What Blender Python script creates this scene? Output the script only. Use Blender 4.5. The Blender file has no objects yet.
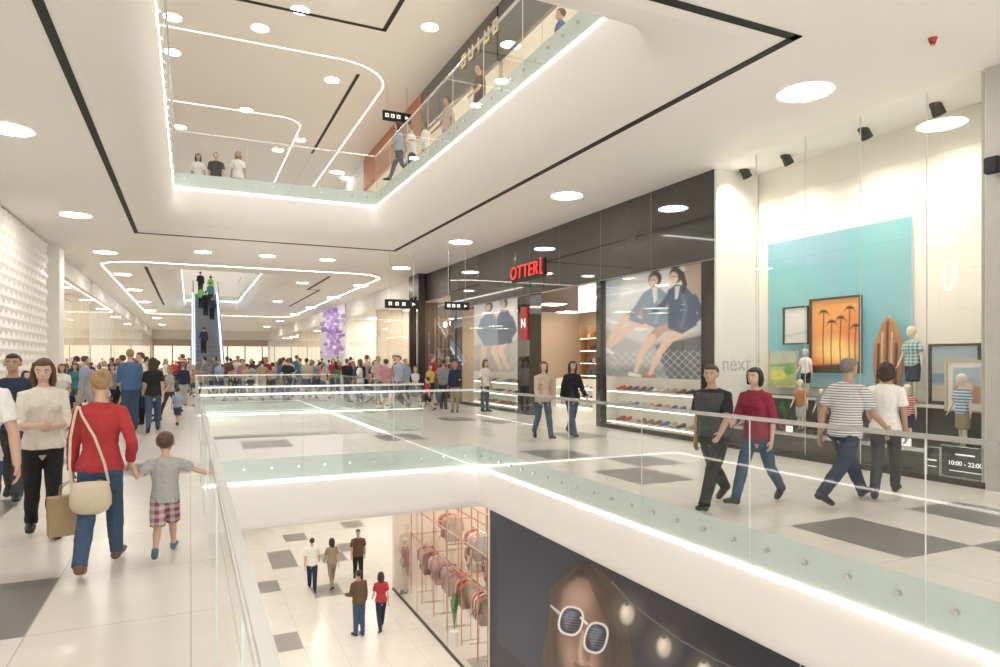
import bpy, bmesh, math, random
import numpy as np
from mathutils import Vector, Matrix
random.seed(7)
sc=bpy.context.scene
col=sc.collection
CA=math.atan(310/667); S=math.sin(CA); C=math.cos(CA); F=667.0; H0=1.65; HY=360.0
R=math.radians
def at(px,D):
    L=(px-500)/F*D
    return (D*S+L*C, D*C-L*S)
def ground(px,py,z=0.0):
    return at(px,(H0-z)*F/(py-HY))
def wp(px,py,X):
    u=(px-500)/F
    Y=X*(C-u*S)/(S+u*C); D=X*S+Y*C
    return (Y, H0-(py-HY)*D/F)
# ------------------------------------------------ materials
MC={}
def mat(name,color,rough=.5,metal=0.0,emit=0.0,bump=0.0,scale=18.0,var=.05,coat=0.0):
    if name in MC: return MC[name]
    m=bpy.data.materials.new(name); m.use_nodes=True
    nt=m.node_tree; b=nt.nodes['Principled BSDF']
    c=(color[0],color[1],color[2],1)
    tc=nt.nodes.new('ShaderNodeTexCoord'); nz=nt.nodes.new('ShaderNodeTexNoise')
    nz.inputs['Scale'].default_value=scale; nz.inputs['Detail'].default_value=3
    nt.links.new(tc.outputs['Object'],nz.inputs['Vector'])
    mx=nt.nodes.new('ShaderNodeMix'); mx.data_type='RGBA'
    mx.inputs[6].default_value=tuple(max(0,v*(1-var)) for v in color)+(1,)
    mx.inputs[7].default_value=tuple(min(1,v*(1+var)) for v in color)+(1,)
    nt.links.new(nz.outputs['Fac'],mx.inputs[0]); nt.links.new(mx.outputs[2],b.inputs['Base Color'])
    b.inputs['Roughness'].default_value=rough; b.inputs['Metallic'].default_value=metal
    if coat: b.inputs['Coat Weight'].default_value=coat
    if emit:
        b.inputs['Emission Color'].default_value=c; b.inputs['Emission Strength'].default_value=emit
    if bump:
        bp=nt.nodes.new('ShaderNodeBump'); bp.inputs['Strength'].default_value=bump; bp.inputs['Distance'].default_value=.02
        nt.links.new(nz.outputs['Fac'],bp.inputs['Height']); nt.links.new(bp.outputs[0],b.inputs['Normal'])
    MC[name]=m; return m
def glassmat(name,tint,base=.05,gain=.8):
    if name in MC: return MC[name]
    m=bpy.data.materials.new(name); m.use_nodes=True; nt=m.node_tree; nt.nodes.clear()
    o=nt.nodes.new('ShaderNodeOutputMaterial'); mx=nt.nodes.new('ShaderNodeMixShader')
    t=nt.nodes.new('ShaderNodeBsdfTransparent'); g=nt.nodes.new('ShaderNodeBsdfGlossy'); f=nt.nodes.new('ShaderNodeLayerWeight')
    t.inputs[0].default_value=tint+(1,); g.inputs['Roughness'].default_value=.01; g.inputs[0].default_value=(1,1,1,1)
    f.inputs['Blend'].default_value=.5
    pw=nt.nodes.new('ShaderNodeMath'); pw.operation='POWER'; pw.inputs[1].default_value=5.0
    mu=nt.nodes.new('ShaderNodeMath'); mu.operation='MULTIPLY_ADD'; mu.inputs[1].default_value=gain; mu.inputs[2].default_value=base; mu.use_clamp=True
    nt.links.new(f.outputs['Facing'],pw.inputs[0]); nt.links.new(pw.outputs[0],mu.inputs[0]); nt.links.new(mu.outputs[0],mx.inputs[0])
    nt.links.new(t.outputs[0],mx.inputs[1]); nt.links.new(g.outputs[0],mx.inputs[2]); nt.links.new(mx.outputs[0],o.inputs[0])
    MC[name]=m; return m
def wavemat(name,c1,c2,fz,fx=0.0,duty=.5,rough=.8):
    if name in MC: return MC[name]
    m=bpy.data.materials.new(name); m.use_nodes=True; nt=m.node_tree; b=nt.nodes['Principled BSDF']
    tc=nt.nodes.new('ShaderNodeTexCoord'); sp=nt.nodes.new('ShaderNodeSeparateXYZ'); nt.links.new(tc.outputs['Object'],sp.inputs[0])
    def band(sock,f):
        a=nt.nodes.new('ShaderNodeMath'); a.operation='MULTIPLY'; a.inputs[1].default_value=f; nt.links.new(sock,a.inputs[0])
        q=nt.nodes.new('ShaderNodeMath'); q.operation='FRACT'; nt.links.new(a.outputs[0],q.inputs[0])
        r=nt.nodes.new('ShaderNodeMath'); r.operation='LESS_THAN'; r.inputs[1].default_value=duty; nt.links.new(q.outputs[0],r.inputs[0]); return r.outputs[0]
    f=band(sp.outputs['Z'],fz)
    if fx:
        g=band(sp.outputs['X'],fx); ad=nt.nodes.new('ShaderNodeMath'); ad.operation='ADD'; nt.links.new(f,ad.inputs[0]); nt.links.new(g,ad.inputs[1])
        hf=nt.nodes.new('ShaderNodeMath'); hf.operation='MULTIPLY'; hf.inputs[1].default_value=.5; nt.links.new(ad.outputs[0],hf.inputs[0]); f=hf.outputs[0]
    mx=nt.nodes.new('ShaderNodeMix'); mx.data_type='RGBA'; mx.inputs[6].default_value=c1+(1,); mx.inputs[7].default_value=c2+(1,)
    nt.links.new(f,mx.inputs[0]); nt.links.new(mx.outputs[2],b.inputs['Base Color']); b.inputs['Roughness'].default_value=rough
    MC[name]=m; return m
def tilemat(name,color,tx,ty,rough):
    m=bpy.data.materials.new(name); m.use_nodes=True; nt=m.node_tree; b=nt.nodes['Principled BSDF']
    tc=nt.nodes.new('ShaderNodeTexCoord'); sp=nt.nodes.new('ShaderNodeSeparateXYZ'); nt.links.new(tc.outputs['Object'],sp.inputs[0])
    def line(sock,t,w):
        a=nt.nodes.new('ShaderNodeMath'); a.operation='DIVIDE'; a.inputs[1].default_value=t; nt.links.new(sock,a.inputs[0])
        q=nt.nodes.new('ShaderNodeMath'); q.operation='FRACT'; nt.links.new(a.outputs[0],q.inputs[0])
        r=nt.nodes.new('ShaderNodeMath'); r.operation='LESS_THAN'; r.inputs[1].default_value=w/t; nt.links.new(q.outputs[0],r.inputs[0]); return r.outputs[0]
    mxm=nt.nodes.new('ShaderNodeMath'); mxm.operation='MAXIMUM'
    nt.links.new(line(sp.outputs['X'],tx,.009),mxm.inputs[0]); nt.links.new(line(sp.outputs['Y'],ty,.009),mxm.inputs[1])
    nz=nt.nodes.new('ShaderNodeTexNoise'); nz.inputs['Scale'].default_value=2.5; nz.inputs['Detail'].default_value=6; nt.links.new(tc.outputs['Object'],nz.inputs['Vector'])
    m1=nt.nodes.new('ShaderNodeMix'); m1.data_type='RGBA'; m1.inputs[6].default_value=tuple(v*.9 for v in color)+(1,); m1.inputs[7].default_value=tuple(min(1,v*1.08) for v in color)+(1,)
    nt.links.new(nz.outputs['Fac'],m1.inputs[0])
    m2=nt.nodes.new('ShaderNodeMix'); m2.data_type='RGBA'; m2.inputs[7].default_value=tuple(v*.7 for v in color)+(1,)
    nt.links.new(mxm.outputs[0],m2.inputs[0]); nt.links.new(m1.outputs[2],m2.inputs[6]); nt.links.new(m2.outputs[2],b.inputs['Base Color'])
    b.inputs['Roughness'].default_value=rough
    return m
WHITE=mat('white_plaster',(.9,.875,.84),.6,var=.01,scale=3)
CEIL=mat('ceiling_plaster',(.92,.89,.85),.65,var=.01,scale=2)
BLACK=mat('black_slot',(.012,.012,.012),.6)
GLOSSB=mat('smoky_glass_panel',(.045,.042,.04),.035,var=.15,scale=1.5,coat=.7)
DARKM=mat('dark_metal',(.07,.06,.055),.3,.5)
STEEL=mat('brushed_steel',(.7,.7,.7),.25,1.0)
STRIPL=mat('led_strip_light',(1,.97,.92),.5,emit=6)
STRIPS=mat('led_strip_soft',(1,.97,.92),.5,emit=2.0)
LENS=mat('downlight_lens',(1,.95,.88),.5,emit=36)
PANEL=mat('added_panel_glow',(1,.93,.82),.5,emit=11)
GLASS=glassmat('railing_glass',(.935,.965,.955),.05,.7)
SGLASS=glassmat('shop_glass',(.94,.96,.955),.055,.75)
FROST=mat('green_glass_edge',(.64,.7,.66),.25)
WOOD=mat('wood',(.4,.23,.11),.5,var=.25,scale=6)
BRWN=mat('brown_shelving',(.14,.085,.055),.4,var=.2,scale=6)
STONE=mat('grey_stone',(.5,.48,.45),.5,var=.12,scale=6)
TILE=tilemat('cream_floor_tile',(.76,.715,.655),.9,1.2,.24)
DTILE=tilemat('dark_floor_tile',(.21,.2,.185),.9,1.2,.3)
DTILE2=tilemat('grey_floor_tile',(.3,.28,.26),.9,1.2,.3)
# ------------------------------------------------ object helpers
def meta(o,label=None,cat=None,kind=None,group=None):
    if label: o['label']=label
    if cat: o['category']=cat
    if kind: o['kind']=kind
    if group: o['group']=group
    return o
def root(name,label,cat,loc=(0,0,0),rz=0.0,group=None):
    o=bpy.data.objects.new(name,None); o.empty_display_size=.1; o.location=loc; o.rotation_euler=(0,0,rz); col.objects.link(o)
    return meta(o,label,cat,None,group)
def fin(name,bm,mats,parent=None,label=None,cat=None,kind=None,group=None,loc=(0,0,0),smooth=False):
    me=bpy.data.meshes.new(name); bmesh.ops.recalc_face_normals(bm,faces=bm.faces); bm.to_mesh(me); bm.free()
    if not isinstance(mats,(list,tuple)): mats=[mats]
    for m in mats: me.materials.append(m)
    if smooth:
        for p in me.polygons: p.use_smooth=True
    o=bpy.data.objects.new(name,me); o.location=loc; col.objects.link(o)
    if parent: o.parent=parent
    return meta(o,label,cat,kind,group)
def box(name,x0,x1,y0,y1,z0,z1,m,parent=None,bevel=0,**k):
    cx,cy,cz=(x0+x1)/2,(y0+y1)/2,(z0+z1)/2
    bm=bmesh.new(); bmesh.ops.create_cube(bm,size=1,matrix=Matrix.Diagonal((abs(x1-x0),abs(y1-y0),abs(z1-z0),1)))
    if bevel: bmesh.ops.bevel(bm,geom=bm.edges[:],offset=bevel,segments=2,affect='EDGES')
    return fin(name,bm,m,parent,loc=(cx,cy,cz),**k)
def quad(name,pts,m,parent=None,**k):
    c=sum((Vector(p) for p in pts),Vector())/len(pts)
    bm=bmesh.new(); bm.faces.new([bm.verts.new(Vector(p)-c) for p in pts])
    return fin(name,bm,m,parent,loc=c,**k)
def tube(bm,pts,rads,ref=(1,0,0),n=12,cap=True):
    pts=[Vector(p) for p in pts]; rads=[(r,r) if not isinstance(r,tuple) else r for r in rads]
    if cap:
        t0=(pts[0]-pts[1]).normalized(); t1=(pts[-1]-pts[-2]).normalized()
        r0,r1=rads[0],rads[-1]; m0=min(r0); m1=min(r1)
        pts=[pts[0]+t0*m0*.75]+pts+[pts[-1]+t1*m1*.75]
        rads=[(r0[0]*.5,r0[1]*.5)]+rads+[(r1[0]*.5,r1[1]*.5)]
    rings=[]; ref=Vector(ref)
    for i,p in enumerate(pts):
        a=pts[max(0,i-1)]; b=pts[min(len(pts)-1,i+1)]; t=(b-a).normalized()
        s=ref-t*ref.dot(t)
        if s.length<1e-3: s=Vector((0,1,0))-t*t.y
        s.normalize(); q=t.cross(s)
        rings.append([bm.verts.new(p+s*(rads[i][0]*math.cos(2*math.pi*j/n))+q*(rads[i][1]*math.sin(2*math.pi*j/n))) for j in range(n)])
    for i in range(len(rings)-1):
        for j in range(n):
            bm.faces.new((rings[i][j],rings[i][(j+1)%n],rings[i+1][(j+1)%n],rings[i+1][j]))
    bm.faces.new(rings[0][::-1]); bm.faces.new(rings[-1])
def ell(bm,c,r,rot=None,seg=16):
    M=Matrix.Translation(Vector(c))
    if rot is not None: M=M@rot.to_4x4()
    M=M@Matrix.Diagonal((r[0],r[1],r[2],1))
    bmesh.ops.create_uvsphere(bm,u_segments=seg,v_segments=max(6,seg//2),radius=1,matrix=M)
def prism(name,prof,x0,x1,m,parent=None,**k):
    bm=bmesh.new(); a=[bm.verts.new((x0,p[0],p[1])) for p in prof]; b=[bm.verts.new((x1,p[0],p[1])) for p in prof]
    n=len(prof); bm.faces.new(a[::-1]); bm.faces.new(b)
    for i in range(n): bm.faces.new((a[i],a[(i+1)%n],b[(i+1)%n],b[i]))
    return fin(name,bm,m,parent,**k)
def rod(name,p0,p1,r,m,parent=None,**k):
    bm=bmesh.new(); tube(bm,[p0,p1],[r,r],ref=(.3,.9,.2),n=10,cap=False); return fin(name,bm,m,parent,smooth=False,**k)
def cp(o,loc=None,parent=None,rz=None):
    c=o.copy(); col.objects.link(c)
    if loc is not None: c.location=loc
    if parent is not None: c.parent=parent
    if rz is not None: c.rotation_euler=(c.rotation_euler[0],c.rotation_euler[1],rz)
    return c
def cptree(o,loc,rz=None,scale=None):
    n=o.copy(); col.objects.link(n); n.location=loc
    if rz is not None: n.rotation_euler=(0,0,rz)
    if scale: n.scale=(scale,)*3
    for ch in o.children:
        c=ch.copy(); col.objects.link(c); c.parent=n
    return n
# ------------------------------------------------ structure
def sheet(name,x0,x1,y0,y1,z,holes,mats,tile=None,dark=None,kind='structure'):
    xs={x0,x1}; ys={y0,y1}
    for h in holes:
        for v in h[:2]:
            if x0<v<x1: xs.add(v)
        for v in h[2:]:
            if y0<v<y1: ys.add(v)
    if tile:
        v=math.ceil(x0/tile[0])*tile[0]
        while v<x1: xs.add(round(v,4)); v+=tile[0]
        v=math.ceil(y0/tile[1])*tile[1]
        while v<y1: ys.add(round(v,4)); v+=tile[1]
    xs=sorted(xs); ys=sorted(ys); bm=bmesh.new(); V={}
    def gv(i,j):
        if (i,j) not in V: V[(i,j)]=bm.verts.new((xs[i],ys[j],z))
        return V[(i,j)]
    for i in range(len(xs)-1):
        for j in range(len(ys)-1):
            cx=(xs[i]+xs[i+1])/2; cy=(ys[j]+ys[j+1])/2
            if any(h[0]<cx<h[1] and h[2]<cy<h[3] for h in holes): continue
            f=bm.faces.new((gv(i,j),gv(i+1,j),gv(i+1,j+1),gv(i,j+1)))
            if dark and dark(math.floor(cx/tile[0]),math.floor(cy/tile[1]),cx,cy): f.material_index=1
    me=bpy.data.meshes.new(name); bm.to_mesh(me); bm.free()
    for m in mats: me.materials.append(m)
    o=bpy.data.objects.new(name,me); col.objects.link(o); return meta(o,kind=kind)
def rr(x0,x1,y0,y1,o,r,z,k=7):
    x0-=o;x1+=o;y0-=o;y1+=o; pts=[]
    r=max(r,.004)
    for cx,cy,a in ((x1-r,y1-r,0),(x0+r,y1-r,90),(x0+r,y0+r,180),(x1-r,y0+r,270)):
        for i in range(k+1):
            t=R(a+90*i/k); pts.append((cx+r*math.cos(t),cy+r*math.sin(t),z))
    return pts
def sweep(name,rect,prof,m,label=None,cat=None,kind=None,closed=False,smooth=True,group=None):
    bm=bmesh.new(); rings=[[bm.verts.new(p) for p in rr(*rect,o,r,z)] for (o,z,r) in prof]
    n=len(rings[0]); q=len(rings)
    for i in range(q if closed else q-1):
        for j in range(n): bm.faces.new((rings[i][j],rings[i][(j+1)%n],rings[(i+1)%q][(j+1)%n],rings[(i+1)%q][j]))
    return fin(name,bm,m,label=label,cat=cat,kind=kind,smooth=smooth,group=group)
V1=(.15,5.0,-5,11.8); V2=(.15,5.0,15.0,27.0); VU=(-.4,5.0,6.6,19.5); VE=(-.4,3.4,31,56); VT=(-.4,4.4,6.6,19.2)
def ex(v,o): return (v[0]-o,v[1]+o,v[2]-o,v[3]+o)
XL,XR=-4.15,9.2; YB,YF=-6,92; ZC=5.35; ZU=6.6; ZT=11.95; ZL=-5.9
explicit={(math.floor(x/.9),math.floor(y/1.2)) for x,y in ((-1.3,5.7),(1.75,14.2),(4.3,14.2),(5.6,8.0),(6.4,9.0),(5.7,10.5),(5.9,4.4),(6.6,3.4),(7.6,4.2),(7.2,12.2),(-2.6,9),(-.5,11.5),(-1.9,12.7))}
def dk(i,j,cx,cy):
    if cy<15: return (i,j) in explicit
    return (i*7919+j*104729+i*j*31)%11==0
def dk2(i,j,cx,cy): return (i*7+j*13+(i*j)%5)%11==0
sheet('floor',XL-8,XR+8,YB,YF,0,[V1,V2],[TILE,DTILE],(.9,1.2),dk)
sheet('floor.001',-5,16,YB,50,ZL,[],[TILE,DTILE2],(.9,1.2),dk2)
sheet('floor.002',XL-8,XR+8,YB,YF,ZU,[VU,VE],[TILE,DTILE],(.9,1.2),dk2)
sheet('ceiling',XL-8,XR+8,YB,YF,ZC,[ex(VU,.85),ex(VE,.85)],[CEIL])
sheet('ceiling.001',XL-8,XR+8,YB,50,-1.25,[ex(V1,.85),ex(V2,.85)],[CEIL])
sheet('ceiling.002',XL-8,XR+8,YB,YF,ZT,[ex(VT,.85)],[CEIL])
def fascia(v,z,idx,o=.85,soft=True):
    z0=z
    sweep('trim_%d'%idx,v,[(0,z0,.03),(0,z0-.36,.03)],FROST,kind='structure')
    if soft: P=[(0,-.36,.03),(0,-.5,.1),(.03,-.68,.25),(.1,-.86,.5),(.2,-1.02,.75),(.36,-1.14,.95),(.58,-1.22,1.0),(o,-1.25,.01)]
    else: P=[(0,-.36,.03),(0,-.44,.03),(.02,-.6,.04),(.06,-.85,.06),(.11,-1.05,.09),(.15,-1.16,.12),(.22,-1.22,.16),(.32,-1.245,.2),(o,-1.25,.01)]
    sweep('trim_%d'%(idx+1),v,[(a,z0+b,r) for a,b,r in P],WHITE,kind='structure')
    sweep('light_strip',v,[(-.012,z0-.385,.03),(-.012,z0-.42,.03),(-.002,z0-.42,.03),(-.002,z0-.385,.03)],STRIPL,label='continuous warm white LED strip along the balcony edge',cat='light strip',closed=True,smooth=False,group='balcony edge light strips')
fascia(V1,0,1,soft=False); fascia(V2,0,3,soft=False); fascia(VU,ZU,5); fascia(VE,ZU,7)
P=[(.85,ZT,.01),(.5,ZT+.03,.8),(.25,ZT+.2,.8),(.08,ZT+.6,.4),(0,ZT+1.1,.2),(0,ZT+3.5,.1)]
sweep('trim_9',VT,P,WHITE,kind='structure')
tn=[10]
def slotline(pts,z,w=.11):
    for a,b in zip(pts[:-1],pts[1:]):
        x0,x1=sorted((a[0],b[0])); y0,y1=sorted((a[1],b[1]))
        box('trim_%d'%tn[0],x0-w/2,x1+w/2,y0-w/2,y1+w/2,z-.012,z+.03,BLACK,kind='structure'); tn[0]+=1
slotline([(-1.42,5.5),(6.28,5.5),(6.28,22),(-1.42,22),(-1.42,5.5)],ZC)
slotline([(6.2,48),(6.2,36),(5.6,36),(5.6,30)],ZC); slotline([(-1.6,30),(-1.6,50)],ZC)
slotline([(5.5,YB),(5.5,20.4),(-1.6,20.4),(-1.6,YB)],ZT,.14); slotline([(5.5,24),(5.5,34)],ZT,.12)
def lightloop(rect,r,z,w=.045,m=STRIPL):
    sweep('light_strip',rect,[(0,z-.012,r),(w,z-.012,r+w),(w,z+.02,r+w),(0,z+.02,r)],m,label='rounded loop of white LED light set into the ceiling',cat='light strip',closed=True,smooth=False,group='ceiling loop light strips')
lightloop((-3.1,7.8,28.5,60),1.6,ZC); lightloop((-3.1,6.6,23,59),2.0,ZT,.05,STRIPS); lightloop((-2.4,4.4,29.5,58),1.0,ZT,.04,STRIPS)
# walls
box('wall_left',XL-.2,XL,YB,25.2,-.0,ZC,WHITE,kind='structure')
box('wall_left.001',XL-.2,XL,YB,YF,ZU,ZT,WHITE,kind='structure')
box('wall_left.002',-5.2,-5,YB,50,ZL,-1.25,WHITE,kind='structure')
box('wall_end',XL-8,XR+8,YF,YF+.2,0,ZC,WHITE,kind='structure')
box('wall_end.001',-5,16,50,50.2,ZL,-1.25,WHITE,kind='structure')
box('wall_end.002',XL-8,XR+8,60,60.2,ZU,ZT,WHITE,kind='structure')  # white wall added upstairs as a bright backing behind the escalator opening
box('wall_right.001',XR,XR+.2,YB,4.9,0,ZC,WHITE,kind='structure')
# ------------------------------------------------ downlights
def downlight(loc,r,first=[None]):
    if first[0] is None:
        e=root('ceiling_downlight','round recessed white ceiling downlight, lit','downlight',loc,group='round ceiling downlights')
        bm=bmesh.new(); n=28
        ring=[]
        for rad,z in ((1.0,0),(1.12,-.012),(1.14,0.0)):
            ring.append([bm.verts.new((rad*math.cos(2*math.pi*i/n),rad*math.sin(2*math.pi*i/n),z)) for i in range(n)])
        for a in range(2):
            for i in range(n): bm.faces.new((ring[a][i],ring[a][(i+1)%n],ring[a+1][(i+1)%n],ring[a+1][i]))
        fin('trim_ring',bm,WHITE,e)
        bm=bmesh.new(); bmesh.ops.create_circle(bm,cap_ends=True,segments=28,radius=1.0); fin('lens',bm,LENS,e,loc=(0,0,-.006))
        first[0]=e; e.scale=(r,r,1); return e
    n=cptree(first[0],loc); n.scale=(r,r,1); return n
for y in (0.3,6.57,13,19.5,26,33,40,48,56,66,78): downlight((7.7,y,ZC),.34)
for y in (-1,6.2,13,20,26.5,33,40,48,56,66,78): downlight((-2.65,y,ZC),.34)
for x,y in ((2.3,2),(.4,25),(2.5,25),(4.6,25),(4.9,33),(5,44),(1.5,62),(1.5,72)): downlight((x,y,ZC),.25)
for px,py in ((172,17),(300,10),(430,27),(260,28),(332,80),(246,110),(300,140),(172,52),(180,127),(345,178),(278,150)):
    D=(ZT-H0)*F/(HY-py); x,y=at(px,D); downlight((x,y,ZT),.25)
for y in (2,9): downlight((7.3,y,ZT),.4); downlight((-3.4,y,ZT),.4)
for y in (42,50,57): downlight((1.5,y,ZT),.45); downlight((7.2,y,ZT),.3); downlight((-3.6,y,ZT),.3)  # extra downlights added to brighten the view up the escalator opening
for y in (-1,5,10): downlight((-2,y,-1.25),.38)  # unseen downlights added to light the lower level, here and on the next line
for x,y in ((.0,13.4),(2.5,13.4),(4.9,13.4),(7.5,24),(7.5,30),(2.5,29.5),(5,29.5),(0,20),(0,25)): downlight((x,y,-1.25),.38)
# ------------------------------------------------ railings
disc0=[None]
def railing(x0,y0,x1,y1,z,label,step=1.6,disc=True,group='glass balcony railings'):
    L=math.hypot(x1-x0,y1-y0); a=math.atan2(y1-y0,x1-x0)
    e=root('glass_railing',label,'railing',(x0,y0,z),a,group)
    n=max(1,round(L/step)); w=L/n
    for i in range(n):
        g=.006
        quad('glass_panel',[(i*w+g,0,-.33),((i+1)*w-g,0,-.33),((i+1)*w-g,0,1.07),(i*w+g,0,1.07)],GLASS,e)
        if i: box('glass_joint',i*w-.003,i*w+.003,-.005,.005,-.33,1.07,FROST,e)
    box('handrail',0,L,-.022,.022,1.06,1.1,STEEL,e,bevel=.008)
    if disc:
        m=min(95,int(L/.42))
        for i in range(m):
            if disc0[0] is None:
                bm=bmesh.new(); bmesh.ops.create_cone(bm,cap_ends=True,segments=14,radius1=.025,radius2=.025,depth=.035,matrix=Matrix.Rotation(R(90),4,'X'))
                disc0[0]=fin('standoff',bm,STEEL,e,loc=((i+.5)*L/m,0,-.16))
            else: cp(disc0[0],((i+.5)*L/m,0,-.16),e)
railing(.13,-2,.13,11.78,0,'frameless glass railing with steel handrail along the walkway',1.9)
railing(.15,11.77,4.95,11.77,0,'frameless glass railing with steel handrail across the bridge')
railing(4.98,-2,4.98,11.8,0,'frameless glass railing with round steel fixings facing the shops',1.75)
railing(.2,15.03,4.95,15.03,0,'frameless glass railing on the far side of the bridge')
railing(.17,15,.17,27,0,'frameless glass railing beside the second opening'); railing(4.98,15,4.98,27,0,'frameless glass railing beside the second opening')
railing(.2,26.97,4.95,26.97,0,'frameless glass railing at the end of the second opening')
railing(4.98,6.6,4.98,19.5,ZU,'upper floor glass railing overlooking the atrium'); railing(-.35,19.47,4.95,19.47,ZU,'upper floor glass railing across the atrium end')
railing(-.38,6.6,-.38,19.5,ZU,'upper floor glass railing overlooking the atrium'); railing(-.35,6.63,4.95,6.63,ZU,'upper floor glass railing across the atrium end')
railing(-.4,31.03,3.35,31.03,ZU,'upper floor glass railing around the escalator opening',1.6,False)
railing(3.38,31,3.38,56,ZU,'upper floor glass railing around the escalator opening',2.5,False)
# ------------------------------------------------ people
pending=[]
FOLD=bpy.data.textures.new('cloth_folds','CLOUDS'); FOLD.noise_scale=.09; FOLD.noise_depth=3
def blob(name,bm,m,parent,vox,smooth=1,loc=(0,0,0),fold=0):
    o=fin(name,bm,m,parent,loc=loc)
    r=o.modifiers.new('r','REMESH'); r.mode='VOXEL'; r.voxel_size=vox
    if fold:
        d=o.modifiers.new('d','DISPLACE'); d.texture=FOLD; d.strength=fold; d.mid_level=.42
    s=o.modifiers.new('s','SMOOTH'); s.factor=.5; s.iterations=smooth
    pending.append(o); return o
def bake():
    dg=bpy.context.evaluated_depsgraph_get(); dg.update()
    out=[]
    for o in pending:
        me=bpy.data.meshes.new_from_object(o.evaluated_get(dg)); out.append(me)
    for o,me in zip(pending,out):
        mm=o.data.materials[0]; o.modifiers.clear(); o.data=me
        if not me.materials: me.materials.append(mm)
        me.polygons.foreach_set('use_smooth',[True]*len(me.polygons))
    pending.clear()
SK=[mat('skin_light',(.58,.37,.27),.5),mat('skin_tan',(.45,.28,.19),.5),mat('skin_pale',(.64,.43,.33),.5)]
def cloth(n,c): return mat('cloth_'+n,c,.85,bump=.6,scale=22,var=.14)
HAIR={'brown':mat('hair_brown',(.11,.055,.03),.5,bump=.8,scale=60,var=.3),'black':mat('hair_black',(.015,.012,.012),.4,bump=.8,scale=60),
 'blond':mat('hair_blond',(.38,.24,.11),.5,bump=.8,scale=60,var=.35),'grey':mat('hair_grey',(.2,.18,.16),.6,bump=.8,scale=60,var=.3),'dark':mat('hair_dark',(.04,.022,.015),.45,bump=.8,scale=60)}
CL={k:cloth(k,v) for k,v in dict(white=(.8,.78,.74),cream=(.74,.68,.6),red=(.42,.035,.04),navy=(.02,.03,.065),black=(.013,.013,.015),grey=(.25,.25,.26),
 jeans=(.045,.085,.15),blue=(.07,.15,.29),lightblue=(.32,.42,.54),khaki=(.32,.25,.16),brown=(.12,.07,.04),yellow=(.6,.47,.1),green=(.08,.2,.08),pink=(.48,.25,.28),orange=(.48,.18,.06),
 darkgrey=(.05,.05,.055),beige=(.52,.41,.33),teal=(.045,.22,.25),lightgrey=(.42,.42,.41),maroon=(.24,.018,.04),lime=(.2,.55,.1)).items()}
SHOEM={'black':mat('shoe_black',(.02,.02,.02),.4),'white':mat('shoe_white',(.7,.7,.7),.5),'brown':mat('shoe_brown',(.15,.08,.045),.5),'blue':mat('shoe_blue',(.06,.15,.22),.5)}
EYEM=mat('eye_dark',(.03,.02,.02),.2); LIP=mat('lip',(.48,.2,.17),.4); EYEW=mat('eye_white',(.7,.67,.64),.3)
MT=[(.465,.05,.045),(.49,.086,.066),(.53,.093,.069),(.58,.086,.061),(.63,.083,.058),(.69,.093,.063),(.745,.101,.066),(.785,.100,.060),(.815,.075,.047),(.838,.045,.036)]
FT=[(.465,.05,.045),(.49,.087,.064),(.53,.091,.066),(.58,.073,.055),(.63,.066,.049),(.69,.075,.054),(.745,.083,.06),(.785,.085,.053),(.815,.062,.041),(.838,.038,.032)]
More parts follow.
